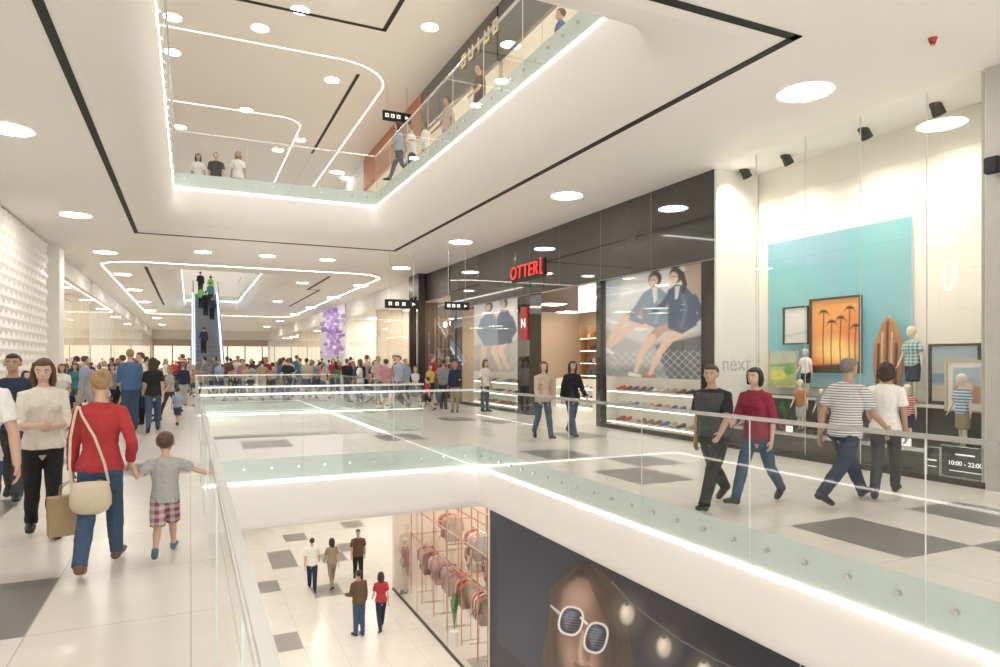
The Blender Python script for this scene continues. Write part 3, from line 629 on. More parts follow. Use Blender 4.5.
def goods(x,y,z,w,h):
    if BX0[0] is None:
        bm=bmesh.new(); bmesh.ops.create_cube(bm,size=1,matrix=Matrix.Translation((0,0,.5))); bmesh.ops.bevel(bm,geom=bm.edges[:],offset=.04,segments=2,affect='EDGES'); tube(bm,[(0,-.2,.98),(0,-.15,1.3),(0,.15,1.3),(0,.2,.98)],[.04]*4,n=8,cap=False)
        BX0[0]=fin('handbag_on_display',bm,SCOL[0],label='small structured handbag displayed on a shop shelf',cat='handbag',group='handbags on shop shelves'); o=BX0[0]
    else: o=cp(BX0[0])
    o.location=(x,y,z); o.scale=(.1,w,h); setm(o,random.choice(SCOL))
def shelfunit(x,y0,y1,z0,h,tiers,m,withshoes=True,dep=.35,step=.3,label='white shelf unit with rows of shoes',bags=False):
    e=root('shelf_unit',label,'shelf',(x,y0,z0)); L=y1-y0
    for yy in (0,L): box('side_panel',0,dep,yy-.02,yy+.02,0,h,m,e)
    box('back_panel',dep-.02,dep,0,L,0,h,m,e)
    for t in range(tiers):
        zz=.05+t*(h-.05)/tiers; box('shelf',0,dep,0.02,L-.02,zz,zz+.03,m,e)
        box('shelf_light',.0,.012,.03,L-.03,zz-.02,zz-.005,mat('shelf_led',(1,.93,.8),.5,emit=4),e)
        if withshoes:
            k=int(L/step)
            for i in range(k): 
                if bags: goods(x+.18,y0+.2+i*(L-.3)/k,z0+zz+.032,random.uniform(.16,.24),random.uniform(.14,.22))
                else: shoe(x+.15,y0+.18+i*(L-.3)/k,z0+zz+.032,math.pi+random.uniform(-.1,.1))
OFFW=mat('shop_wall_warm',(.8,.71,.58),.6); OFFW2=mat('shop_wall_white',(.88,.85,.79),.6); DWALL=mat('shop_wall_dark',(.16,.11,.08),.5); ORNG=mat('shop_wall_orange',(.5,.24,.11),.6); PNKW=mat('shop_wall_blush',(.8,.68,.57),.6); TANW=mat('shop_wall_tan',(.55,.42,.3),.6)
# -- window display shop
wy0,wy1=5.1,9.95
shop(XR,10.6,wy0,wy1,0,ZC,OFFW2,1,glass=False,npan=0)
WX=10.3
bm=bmesh.new(); q=.6
for a in range(8):
    for b in range(9):
        y0=wy0+.06+a*q; z0=.0+b*q; y1=min(y0+q,wy1-.06); z1=min(z0+q,ZC)
        v=[bm.verts.new(p) for p in ((WX,y0,z0),(WX,y1,z0),(WX,y1,z1),(WX,y0,z1))]; v2=[bm.verts.new(p) for p in ((WX-.004,y0+.006,z0+.006),(WX-.004,y1-.006,z0+.006),(WX-.004,y1-.006,z1-.006),(WX-.004,y0+.006,z1-.006))]
        for k in range(4): bm.faces.new((v[k],v[(k+1)%4],v2[(k+1)%4],v2[k]))
        bm.faces.new(v2)
fin('wall_display',bm,mat('cream_wall',(.86,.815,.73),.5,var=.01,scale=2),kind='structure')
e=root('shop_window','tall glass shop window in front of the display','shop window',(XR,wy0,0))
for i,(a,b) in enumerate(((0,.75),(.75,1.75),(1.75,2.75),(2.75,3.8),(3.8,4.85))):
    quad('glass_pane',[(0,a+.008,.06),(0,b-.008,.06),(0,b-.008,ZC-.02),(0,a+.008,ZC-.02)],SGLASS,e)
    if i: box('mullion',-.004,.004,a-.006,a+.006,.06,ZC-.02,mat('clear_joint',(.5,.52,.5),.3),e)
box('sill',-.02,.04,0,4.85,0,.08,DARKM,e)
DW=mat('dark_wood',(.06,.05,.045),.35,var=.2,scale=5)
pl=root('display_plinth','dark wooden stepped display plinth behind the window','display plinth',(9.28,wy0+.1,0))
box('lower_step',0,.95,0,4.6,0,.42,DW,pl,bevel=.01); box('upper_step',.55,.95,0,4.6,.42,1.0,DW,pl,bevel=.01); box('step_trim',-.01,0,0,4.6,.36,.42,STEEL,pl)
box('light_ledge',0.53,.55,0,4.6,.95,1.0,mat('white_ledge',(.8,.78,.74),.4),pl)
def frm(e,y0,y1,z0,z1,fw,frame,thick=.02):
    box('frame_side',-.03,thick,y0-fw,y0,z0-fw,z1+fw,frame,e); box('frame_side',-.03,thick,y1,y1+fw,z0-fw,z1+fw,frame,e)
    box('frame_side',-.03,thick,y0,y1,z0-fw,z0,frame,e); box('frame_side',-.03,thick,y0,y1,z1,z1+fw,frame,e)
PM=bpy.data.materials.new('printed_poster'); PM.use_nodes=True
_a=PM.node_tree.nodes.new('ShaderNodeAttribute'); _a.attribute_name='Col'; PM.node_tree.links.new(_a.outputs['Color'],PM.node_tree.nodes['Principled BSDF'].inputs['Base Color']); PM.node_tree.nodes['Principled BSDF'].inputs['Roughness'].default_value=.35
PM.node_tree.links.new(_a.outputs['Color'],PM.node_tree.nodes['Principled BSDF'].inputs['Emission Color']); PM.node_tree.nodes['Principled BSDF'].inputs['Emission Strength'].default_value=.2  # prints glow in their own colours to look brighter, no lamp behind
def sd_poly(P,X,Y):
    P=np.array(P,float); d=np.full(X.shape,1e9); s=np.ones(X.shape); n=len(P)
    for i in range(n):
        a=P[i]; b=P[i-1]; ex_,ey=b-a; wx=X-a[0]; wy=Y-a[1]; t=np.clip((wx*ex_+wy*ey)/(ex_*ex_+ey*ey+1e-9),0,1)
        bx_=wx-ex_*t; by_=wy-ey*t; d=np.minimum(d,bx_*bx_+by_*by_)
        c1=Y>=a[1]; c2=Y<b[1]; c3=ex_*wy>ey*wx
        fl=(c1&c2&c3)|(~c1&~c2&~c3); s=np.where(fl,-s,s)
    return s*np.sqrt(d)
def sd_ell(p,X,Y):
    cx,cy,rx,ry=p[:4]; ro=p[4] if len(p)>4 else 0; ex_=p[5] if len(p)>5 else 2; x=X-cx; y=Y-cy
    a=x*math.cos(ro)+y*math.sin(ro); b=-x*math.sin(ro)+y*math.cos(ro)
    return ((np.abs(a/rx)**ex_+np.abs(b/ry)**ex_)**(1/ex_)-1)*min(rx,ry)
def sd_line(p,X,Y):
    d=np.full(X.shape,1e9)
    pts=p[0]; w0=p[1]; w1=p[2] if len(p)>2 else w0; n=len(pts)-1
    for i,(a,b) in enumerate(zip(pts[:-1],pts[1:])):
        ex_,ey=b[0]-a[0],b[1]-a[1]; wx=X-a[0]; wy=Y-a[1]; t=np.clip((wx*ex_+wy*ey)/(ex_*ex_+ey*ey+1e-9),0,1)
        d=np.minimum(d,np.hypot(wx-ex_*t,wy-ey*t)-(w0+(w1-w0)*(i+t)/n))
    return d
def paint(X,rc,bg,layers,nx,ny,label,cat='poster',name='advertising_poster',frame=None,fw=.03,group=None):
    a,b,c,d=rc; Ya,_=wp(a,b,X); Yb,_=wp(c,b,X); u=(a+c)/2; _,zt=wp(u,b,X); _,zb=wp(u,d,X)
    ys=np.linspace(Ya,Yb,nx); zs=np.linspace(zb,zt,ny); YY,ZZ=np.meshgrid(ys,zs); DD=X*S+YY*C
    PXX=500+F*(X*C-YY*S)/DD; PYY=HY-(ZZ-H0)*F/DD
    colr=np.zeros(YY.shape+(3,)); 
    b0,b1=np.array(bg[0]),np.array(bg[1]); g=((PYY-b)/(d-b)).clip(0,1)[...,None]; colr[:]=b0*(1-g)+b1*g
    for kind,p,cc,soft in layers:
        sd={'p':sd_poly,'e':sd_ell,'l':sd_line}[kind](p,PXX,PYY)
        al=np.clip(.5-sd/soft,0,1); al=(al*al*(3-2*al))[...,None]
        opac=cc[3] if len(cc)>3 else 1
        colr=colr*(1-al*opac)+np.array(cc[:3])*al*opac
    cy,cz=(Ya+Yb)/2,(zt+zb)/2
    e=root(name,label,cat,(X,cy,cz),group=group)
    verts=[(0,float(y)-cy,float(z)-cz) for z in zs for y in ys]
    faces=[(j*nx+i,j*nx+i+1,(j+1)*nx+i+1,(j+1)*nx+i) for j in range(ny-1) for i in range(nx-1)]
    me=bpy.data.meshes.new('printed_face'); me.from_pydata(verts,[],faces); me.materials.append(PM)
    at_=me.color_attributes.new('Col','FLOAT_COLOR','POINT'); buf=np.ones((nx*ny,4)); buf[:,:3]=colr.reshape(-1,3); at_.data.foreach_set('color',buf.ravel())
    o=bpy.data.objects.new('printed_face',me); col.objects.link(o); o.parent=e
    y0,y1=min(Ya,Yb)-cy,max(Ya,Yb)-cy
    box('backing_board',.004,.02,y0,y1,zb-cz,zt-cz,WHITE,e)
    if frame: frm(e,y0,y1,zb-cz,zt-cz,fw,frame)
    return e
random.seed(11)
TL=[('e',(random.uniform(768,912),random.uniform(235,385),random.uniform(12,35),random.uniform(15,40)),(random.uniform(.14,.3),random.uniform(.36,.48),random.uniform(.4,.5),.4),25) for i in range(26)]
paint(WX-.05,(768,230,912,388),((.17,.4,.44),(.27,.45,.46)),TL,90,90,'large teal blue watercolour backdrop panel in the window','backdrop panel','painted_panel')
WG='framed pictures in the shop window'
PL=[('e',(838,350,22,12),(.9,.62,.2,.8),14),('e',(825,325,12,16),(.75,.3,.08,.6),14),('e',(852,330,10,18),(.65,.16,.05,.6),14)]
for x,y0,y1 in ((824,312,372),(832,322,372),(841,318,372),(850,308,372),(856,326,372)):
    PL.append(('l',([(x,y0),(x-1,(y0+y1)/2),(x,y1)],.5),(.05,.02,.01),1))
    for a in range(7):
        t=a*math.pi/6+math.pi; PL.append(('l',([(x,y0),(x+3.5*math.cos(t),y0+3*math.sin(t)+.5),(x+5.5*math.cos(t),y0+3*math.sin(t)+3.5)],.6,.2),(.05,.02,.01),.8))
PL.append(('p',[(805,366),(870,362),(870,380),(805,380)],(.07,.03,.015),3))
paint(10.15,(812,299,860,371),((.72,.34,.1),(.6,.16,.04)),PL,90,90,'framed print of palm trees at orange sunset','picture frame','picture_frame',DW,.035,WG)
paint(10.16,(785,308,808,343),((.7,.67,.6),(.55,.55,.5)),[('l',([(786,336),(808,332)],1),(.4,.45,.45),2)],20,20,'small pale framed print in the window','picture frame','picture_frame',DW,.025,WG)
paint(10.0,(770,352,797,386),((.5,.54,.42),(.3,.35,.1)),[('e',(778,375,8,5),(.6,.55,.1),3),('e',(790,370,6,5),(.15,.3,.08),3),('l',([(770,366),(797,364)],1.5),(.2,.3,.15),2)],40,40,'green and yellow landscape print','picture frame','picture_frame',mat('pale_wood',(.6,.5,.35),.5),.02,WG)
paint(10.05,(932,346,979,402),((.3,.38,.42),(.42,.35,.26)),[('p',[(925,374),(985,370),(985,382),(925,384)],(.16,.24,.28),3),('p',[(925,388),(985,386),(985,410),(925,410)],(.46,.38,.28),4)],40,40,'dark framed beach photograph','picture frame','picture_frame',DW,.035,WG)
paint(9.75,(948,362,986,410),((.66,.61,.54),(.66,.61,.54)),[('p',[(953,368),(981,367),(981,404),(953,403)],(.3,.38,.43),1),('p',[(953,386),(981,386),(981,404),(953,403)],(.4,.22,.13),2),('e',(966,388,7,6),(.6,.42,.25),2)],40,40,'cream mounted seaside print leaning on the plinth','picture frame','picture_frame',mat('pale_wood',(.6,.5,.35),.5),.03,WG)
Y,z=wp(887,392,10.1)
sb=root('surfboard','tall wooden surfboard with dark and pale stripes','surfboard',(10.1,Y,1.02)); sb.rotation_euler=(0,.04,0)
bm=bmesh.new(); tube(bm,[(0,0,.0),(0,0,.15),(0,0,.5),(0,0,.9),(0,0,1.2),(0,0,1.34)],[(.015,.08),(.02,.19),(.025,.26),(.025,.245),(.02,.13),(.01,.02)],ref=(1,0,0),n=20); fin('board',bm,mat('surf_wood',(.42,.2,.08),.3,var=.3,scale=4),sb,smooth=True)
SD=mat('surf_dark',(.16,.05,.03),.3); SP_=mat('surf_pale',(.62,.45,.25),.3)
for yy,m_,a,b in ((0,SD,.05,1.25),(.08,SP_,.12,1.08),(-.08,SP_,.12,1.08),(.15,SD,.2,.9),(-.15,SD,.2,.9)): box('stripe',-.034,-.018,yy-.016,yy+.016,a,b,m_,sb)
for px,zz,X,t,b,hd,scl in ((913,1.0,9.98,'tealpattern','navy',80,1.12),(806,1.0,10.0,'white','black',95,.82),(963,.42,9.55,'bluestripe','khaki',70,1.0),(908,.42,9.55,'redpattern','navy',90,.84),(801,.42,9.55,'orange','lightgrey',95,.86),(822,.42,9.6,'grey','khaki',100,.72)):
    Y,_=wp(px,400,X); place(MQ,(X,Y,zz),hd,scl,t,b,'dark',None,'child mannequin in %s top and %s shorts'%({'tealpattern':'teal patterned','redpattern':'red striped','bluestripe':'blue striped'}.get(t,t),b),'shop window mannequins')
def leaves(bm,n,r,h,w=.025):
    for i in range(n):
        a=random.uniform(0,6.28); t=random.uniform(.2,1); d=Vector((math.cos(a),math.sin(a),0)); p0=Vector((0,0,0)); p1=d*r*t*.5+Vector((0,0,h*.7)); p2=d*r*t+Vector((0,0,h*random.uniform(.5,1.1))); s=Vector((-d.y,d.x,0))*w
        v=[bm.verts.new(x) for x in (p0,p1-s,p2,p1+s)]; bm.faces.new(v)
LEAF=mat('leaf_green',(.08,.22,.05),.5,var=.3)
def plant(x,y,z,ph,pr,n,r,h,w,potm,label):
    pp=root('potted_plant',label,'potted plant',(x,y,z)); bm=bmesh.new(); bmesh.ops.create_cone(bm,cap_ends=True,segments=16,radius1=pr*.7,radius2=pr,depth=ph,matrix=Matrix.Translation((0,0,ph/2))); fin('pot',bm,potm,pp)
    bm=bmesh.new(); leaves(bm,n,r,h,w); fin('foliage',bm,LEAF,pp,loc=(0,0,ph))
Y,z=wp(785,398,9.6); plant(9.6,Y,.42,.16,.1,40,.2,.35,.025,mat('red_pot',(.5,.06,.04),.4),'small green plant in a red pot')
def wtext(name,body,size,X,Y,z,m,label=None,cat=None,ext=.01,face='-X',parent=None,shear=0.0,sp=1.0,off=0.0):
    cu=bpy.data.curves.new(name,'FONT'); cu.body=body; cu.size=size; cu.extrude=ext; cu.shear=shear; cu.space_character=sp; cu.offset=off
    cu.align_x='CENTER'; cu.align_y='CENTER'
    t=bpy.data.objects.new('tmp',cu); col.objects.link(t); dg=bpy.context.evaluated_depsgraph_get()
    me=bpy.data.meshes.new_from_object(t.evaluated_get(dg)); bpy.data.objects.remove(t)
    me.materials.clear(); me.materials.append(m)
    o=bpy.data.objects.new(name,me); col.objects.link(o)
    if face=='-X': M=Matrix(((0,0,-1),(-1,0,0),(0,1,0)))
    else: M=Matrix(((1,0,0),(0,0,-1),(0,1,0)))
    o.rotation_euler=M.to_euler(); o.location=(X,Y,z)
    if parent: o.parent=parent
    return meta(o,label,cat)
PLC=mat('dark_placard',(.05,.05,.06),.4); PW=mat('white_lettering',(.9,.9,.87),.5,emit=.5)
for px,py,t in ((933,462,''),(966,463,'10:00 - 22:00')):
    Y,z=wp(px,py,9.24); big=len(t)>5; w=.3 if big else .1
    e=root('placard','dark information placard behind the shop glass','sign',(9.225,Y,z),group='window placards')
    box('board',0,.02,-w,w,-.2,.2,PLC,e)
    for a,b,c,d in ((-w-.012,-w,-.21,.21),(w,w+.012,-.21,.21),(-w,w,.2,.212),(-w,w,-.212,-.2)): box('frame_side',-.004,.022,a,b,c,d,STEEL,e)
    if big: wtext('lettering',t,.082,-.003,0,-.02,PW,parent=e,ext=.002,off=.001); box('line',-.004,0,-.12,.12,.09,.11,PW,e); box('line',-.004,0,-.2,.2,-.125,-.115,PW,e)
    else: box('line',-.004,0,-.06,.06,.02,.04,PW,e); box('line',-.004,0,-.06,.06,-.06,-.05,PW,e)
for px in (788,842,905):
    Y,z=wp(px,436,9.3); e=root('plaque','small white price plaque on the window plinth','sign',(9.33,Y,.42),group='white plaques on the plinth'); box('card',0,.01,-.07,.07,.0,.1,PW,e); box('foot',0,.05,-.05,.05,0,.008,PW,e)
o=wtext('shop_name_lettering','next',.4,9.18,wp(733,366,9.2)[0]-.1,wp(733,364,9.2)[1],mat('frosted_letter',(.5,.5,.5),.6),'frosted grey lowercase shop name on the window glass','lettering',.003)
Y,z=wp(948,276,WX-.05); bm=bmesh.new()
n=28; ro=[bm.verts.new((0,.10*math.cos(2*math.pi*i/n),.22*math.sin(2*math.pi*i/n))) for i in range(n)]; ri=[bm.verts.new((0,.07*math.cos(2*math.pi*i/n),.19*math.sin(2*math.pi*i/n))) for i in range(n)]
for i in range(n): bm.faces.new((ro[i],ro[(i+1)%n],ri[(i+1)%n],ri[i]))
fin('number_lettering',bm,mat('flat_white_letter',(1,1,1),.4,emit=.4),label='large white zero shaped letter on the display wall',cat='lettering',loc=(WX-.02,Y,z))
for px,py in ((863,128),(935,103),(785,155),(735,172)):
    Y,z=wp(px,py,9.75)
    Y=min(Y,wy1-.2)
    e=root('spotlight','black adjustable track spotlight above the window display','spotlight',(9.75,Y,ZC),group='window track spotlights')
    rod('stem',(0,0,0),(0,0,z-ZC+.02),.015,BLACK,e); box('base',-.07,.07,-.04,.04,-.05,0,BLACK,e)
    bm=bmesh.new(); bmesh.ops.create_cone(bm,cap_ends=True,segments=16,radius1=.09,radius2=.07,depth=.24,matrix=Matrix.Translation((.04,0,z-ZC-.05))@Matrix.Rotation(R(-35),4,'Y')); fin('lamp_head',bm,BLACK,e)
    L_=bpy.data.lights.new('spot','SPOT'); L_.energy=95; L_.spot_size=R(130); L_.spot_blend=1.0; L_.shadow_soft_size=.08; L_.color=(1,.92,.8); lo=bpy.data.objects.new('bulb',L_); col.objects.link(lo); lo.parent=e; lo.location=(-.35,0,z-ZC-.28); lo.rotation_euler=(0,R(-14),0)
box('wall_pier',XR-.04,XR+.3,4.4,5.08,0,ZC,STONE,kind='structure')
e=root('wall_speaker','black box fixture mounted on the stone pier','fixture',(XR-.1,4.95,3.98)); box('housing',-.08,.03,-.08,.08,0,.2,BLACK,e,bevel=.01); box('bracket',.02,.06,-.03,.03,.05,.15,DARKM,e)
# -- shoe shop with smoky glass facade
oy0,oy1=9.95,24.4
box('wall_facade',XR,XR+.15,oy0,oy1,3.6,ZC,GLOSSB,kind='structure')
JT=mat('panel_joint',(.25,.23,.21),.4)
for y in (11.9,13.9,15.9,17.7,19.6,21.6,23.6): box('trim_%d'%tn[0],XR-.004,XR,y-.006,y+.006,3.6,ZC,JT,kind='structure'); tn[0]+=1
box('trim_%d'%tn[0],XR-.004,XR,oy0,oy1,3.6,3.62,JT,kind='structure'); tn[0]+=1
box('wall_facade',XR,XR+.3,oy0,10.32,0,3.6,GLOSSB,kind='structure')
box('wall_facade',XR,XR+.4,17.7,18.5,0,3.6,GLOSSB,kind='structure'); box('wall_facade',XR,XR+.3,13.9,14.1,0,3.6,GLOSSB,kind='structure')
box('wall_facade',XR,XR+.3,23.9,24.4,0,3.6,GLOSSB,kind='structure')
shop(XR+.45,15,oy0+.05,oy1-.1,0,3.6,TANW,1,glass=False,npan=5,ztop=3.64,ps=.8)
for a,b in ((10.32,13.9),(18.5,23.9)):
    e=root('shop_window','glass shop window below the black fascia','shop window',(XR+.05,a,0),group='glass shop windows'); n=3; w=(b-a)/n
    for i in range(n): quad('glass_pane',[(0,i*w+.006,.1),(0,(i+1)*w-.006,.1),(0,(i+1)*w-.006,3.6),(0,i*w+.006,3.6)],SGLASS,e)
    box('sill',-.03,.1,0,b-a,0,.1,DARKM,e)
den=(.07,.105,.17); denl=(.23,.29,.38); skn=(.72,.52,.42); sks=(.5,.34,.26); hr=(.05,.03,.02)
PX=9.36
paint(PX,(600,272,703,378),((.72,.71,.69),(.55,.54,.53)),[
 ('p',[(598,325),(645,345),(703,330),(703,380),(598,380)],(.45,.44,.43),6),('p',[(655,345),(703,335),(703,380),(668,380)],(.13,.14,.16),3),
 ('l',([(600,300),(640,290),(703,275)],1.2),(.82,.81,.8),3),('l',([(600,318),(640,330),(703,312)],1.2),(.82,.81,.8),3),('p',[(684,262),(703,262),(703,300),(690,304)],(.45,.33,.27),4),('p',[(598,262),(625,266),(618,300),(598,305)],(.52,.55,.58),8)]
 +[('l',([(600+i*8,352),(630+i*8,380)],.35),(.75,.75,.75,.6),1) for i in range(0,14)]+[('l',([(600+i*8,380),(630+i*8,350)],.35),(.75,.75,.75,.5),1) for i in range(0,14)]+[
 ('e',(640,372,40,6),(.18,.18,.19,.6),8),
 ('l',([(656,320),(640,310),(626,318)],6,4),sks,2),('l',([(626,318),(615,332),(606,346)],4,2),skn,2),('l',([(656,324),(636,322),(620,337),(608,347)],5.5,2),skn,2),
 ('l',([(682,326),(664,326),(652,338)],6,4.5),sks,2),('l',([(652,338),(642,352),(636,371)],4,2),skn,2),('l',([(684,330),(670,338),(660,352),(650,374)],6,2),skn,2),
 ('p',[(645,292),(652,287),(660,288),(670,296),(670,322),(655,328),(642,322)],denl,2),('l',([(646,296),(638,308),(632,318),(642,322)],4,2.5),denl,2),('l',([(656,292),(660,306),(656,322)],1.5),(.34,.41,.5,.8),3),('p',[(652,288),(657,287),(657,300),(654,304)],(.7,.68,.65),1.5),
 ('p',[(668,290),(676,284),(686,286),(697,300),(697,325),(682,334),(668,328)],den,2),('l',([(694,298),(702,314),(690,324)],4,3),den,2),('l',([(672,292),(664,304),(654,312)],3.5,2.5),den,2),('l',([(682,292),(686,308),(682,326)],1.5),(.16,.21,.3,.8),3),('p',[(675,286),(680,286),(678,298),(675,300)],(.6,.58,.55),1.5),
 ('e',(655,279,6.5,8,.3),hr,2),('e',(653.5,281,4.2,5.6,.3),skn,2),('e',(656,284,2,2),(.5,.34,.26,.6),3),('e',(676,275,6.5,8),hr,2),('e',(674,277.5,4.2,5.8),skn,2),('l',([(682,274),(685,284),(683,292)],3,2),hr,2),
 ('l',([(650.5,280),(656,280)],.4),(.1,.05,.05,.8),1),('l',([(671.5,276.5),(677,276.5)],.4),(.1,.05,.05,.8),1),
 ('l',([(600,347),(610,350)],2,1.4),(.8,.78,.75),1.5),('l',([(604,350),(613,353)],2,1.4),(.8,.78,.75),1.5),('l',([(630,374),(640,376)],2,1.4),(.75,.73,.7),1.5),('l',([(644,377),(654,377)],2,1.4),(.5,.15,.12),1.5)],260,180,'large fashion poster of two seated people in denim with bare legs')
paint(PX,(474,302,517,372),((.76,.73,.71),(.58,.52,.49)),[
 ('p',[(474,345),(517,340),(517,372),(474,374)],(.45,.42,.4),4),
 ('l',([(492,340),(484,346),(482,366)],3.6,2),skn,1.5),('l',([(494,342),(494,352),(500,368)],3.4,2),skn,1.5),('l',([(506,340),(500,350),(508,368)],3.6,2),skn,1.5),('p',[(480,322),(486,313),(494,314),(498,322),(498,345),(484,346)],denl,1.5),('l',([(483,320),(479,332),(484,342)],2.4,1.8),denl,1.5),('p',[(497,318),(501,310),(508,310),(513,320),(512,343),(498,345)],den,1.5),('l',([(511,318),(515,330),(509,340)],2.4,1.8),den,1.5),
 ('e',(489,307,3.6,5,.3),hr,1.5),('e',(488,308,2.4,3.6,.3),skn,1),('e',(504,303,3.6,5),hr,1.5),('e',(503,304.5,2.4,3.6),skn,1)],90,130,'fashion poster of people in denim in the shop window')
shelfunit(XR+.12,10.5,13.8,.12,1.15,3,OFFW2)
shelfunit(XR+.12,18.7,22.3,.12,1.15,3,OFFW2)
for a in (14.2,16.0,17.8,19.6,21.4): shelfunit(14.3,a,a+1.7,0,3.0,6,WOOD,label='tall wall shelf filled with handbags',step=.42,bags=True)
for a in (10.3,12.1): shelfunit(14.5,a,a+1.7,0,2.8,6,OFFW2,label='tall white wall shelf at the back of the shop',withshoes=False)
shelfunit(11.6,15.4,17.2,0,1.0,3,ORNG,label='low display unit with rows of shoes'); shelfunit(12.0,18.6,21,0,1.0,3,OFFW2,step=.5)
e=root('shop_sign','red vertical sign panel with a white letter by the entrance','sign',(XR-.03,18.0,2.75)); box('panel',-.02,.03,-.22,.22,-.5,.5,mat('sign_red',(.4,.02,.02),.4,emit=.15),e); wtext('lettering','N',.4,-.03,0,.0,PW,parent=e)
REDL=mat('red_lit_letters',(.9,.03,.015),.4,emit=.6)
Y,z=wp(525,271,9.1)
e=root('shop_sign','red illuminated shop name letters on the black fascia','sign',(XR-.09,Y,z)); wtext('lettering','OTTER',.56,0,.12,0,REDL,parent=e,ext=.015,shear=.1,sp=1.1,off=-.004)
box('emblem_bar',-.015,.015,-.98,-.93,-.2,.28,REDL,e); box('emblem_foot',-.015,.015,-1.05,-.98,-.2,-.15,REDL,e)
box('sign_backing',.06,.09,-1.1,1.05,-.26,.26,BLACK,e)
# -- shops further on
shop(XR+.12,15,24.5,28.2,0,4.2,DWALL,1,fascm=DARKM,npan=2,ps=.8)
for a,b in ((24.7,26.3),(26.4,28.0)): shelfunit(12.2,a,b,0,3.2,6,BRWN,label='tall dark brown lit shelf unit in the shop',withshoes=True,bags=True,step=.4)
e=root('shop_portal','tall dark shop entrance frame','shop entrance',(XR-.35,27.3,0)); box('post',0,.3,0,.2,0,ZC,DARKM,e); box('post',0,.3,1.2,1.4,0,ZC,DARKM,e); box('lintel',0,.3,.2,1.2,4.4,ZC,DARKM,e)
COP=mat('copper',(.6,.35,.18),.35,.8)
lt=root('copper_lattice','copper lattice display shelf in the shop entrance','display shelf',(XR+.25,24.9,0))
for i in range(5): rod('upright',(0,i*.5,0),(0,i*.5,3.4),.02,COP,lt)
for j in range(6): rod('crossbar',(0,0,.3+j*.6),(0,2,.3+j*.6),.02,COP,lt)
WLM=mat('warm_lamp',(1,.75,.4),.5,emit=14)
for y in (25.0,25.8,26.6,27.4):
    e=root('pendant_lamp','small warm glowing pendant lamp in the shop','pendant lamp',(XR+.9,y,4.2),group='warm pendant lamps'); rod('cord',(0,0,0),(0,0,-.9),.008,BLACK,e); bm=bmesh.new(); ell(bm,(0,0,-1.0),(.1,.1,.11)); fin('lamp_shade',bm,WLM,e,smooth=True)
XS=XR+.12
shop(XS,15,28.8,36,0,4.4,OFFW,1,npan=3,ps=1.0); shop(XS,15,36.2,44,0,4.4,OFFW2,1,npan=3)
shop(XS,15,53,65,0,4.4,OFFW,1,npan=3); shop(XS,15,65.2,90,0,4.4,OFFW2,1,npan=4)
box('wall_right.002',XR,XR+.3,44,53,0,ZC,WHITE,kind='structure')
random.seed(3)
paint(XR-.06,(320,306,345,356),((.74,.69,.78),(.62,.54,.68)),[('e',(random.gauss(333,5),random.uniform(310,354),random.uniform(1,2.4),random.uniform(1.2,3)),random.choice(((.25,.1,.42),(.35,.17,.55),(.48,.3,.62),(.8,.75,.85),(.2,.08,.35))),1) for i in range(130)],90,120,'tall poster of purple flowers on the wall')
for y in (25.2,30,32,34,38,41): rack(XR+1.0,y,7,ang=random.uniform(-.3,.3))
for y in (26,31,33.5,37,40,55,60): rack(XR+2.6 if y!=26 else XR+2.0,y,7,ang=random.uniform(0,1.5))
for y,t,b in ((25.3,'yellow','black'),(26.2,'black','black'),(29.6,'white','navy'),(31.4,'red','black'),(37.5,'blue','khaki'),(39.5,'cream','black')):
    place(MA,(XR+.6,y,0.0),90,1.0,t,b,'dark',None,'adult mannequin in %s top and %s trousers in the shop window'%(t,b),'shop window mannequins')
for a in (29,31,33,37,39,41): shelfunit(14.5,a,a+1.7,0,2.8,5,WOOD,label='tall wooden wall shelf at the back of the shop',withshoes=False)
# left side
bm=bmesh.new(); q=.52; X0=XL+.01
for a in range(int(13.1/q)):
    for b in range(int(5.2/q)):
        y0=12+a*q; z0=.1+b*q; c0=[(X0,y0,z0),(X0,y0+q,z0),(X0,y0+q,z0+q),(X0,y0,z0+q)]; mid=(y0+q/2,z0+q/2)
        # puffed diamond
        dm=[(X0+.004,y0+q/2,z0),(X0+.004,y0+q,z0+q/2),(X0+.004,y0+q/2,z0+q),(X0+.004,y0,z0+q/2)]
        v=[bm.verts.new(p) for p in dm]; c_=bm.verts.new((X0+.1,mid[0],mid[1]))
        for k in range(4): bm.faces.new((v[k],v[(k+1)%4],c_))
        for k,cn in enumerate(((y0+q,z0),(y0+q,z0+q),(y0,z0+q),(y0,z0))):
            c2=bm.verts.new((X0+.1,cn[0],cn[1])); bm.faces.new((v[k],v[(k+1)%4],c2))
fin('wall_panelling',bm,mat('quilted_white',(.88,.85,.8),.35,emit=.05),kind='structure')  # slight self-glow in the finish makes the wall look brighter lit
box('wall_column',XL-.1,XL+.35,25.3,26.2,0,ZC,WHITE,kind='structure')
for (a,b,m) in ((26.5,36,OFFW),(36.2,47,OFFW2),(47.2,60,OFFW),(60.2,74,OFFW2),(74.2,91,OFFW)): shop(XL-.12,XL-6,a,b,0,4.7,m,-1,npan=3)
for y in (28,31,34,38,42,46): rack(XL-1.6,y,7,ang=random.uniform(0,.8))
for y,t in ((28.5,'red'),(30.5,'white'),(33,'navy'),(38,'pink'),(41,'black')): place(MA,(XL-.6,y,.0),-90,1.0,t,'black','dark',None,'adult mannequin in %s top in the shop window'%t,'shop window mannequins')
for a in (27,30,33,37,40,43,48,52): shelfunit(XL-5.6,a,a+2.2,0,2.8,5,WOOD,label='tall wooden wall shelf at the back of the shop',withshoes=False)
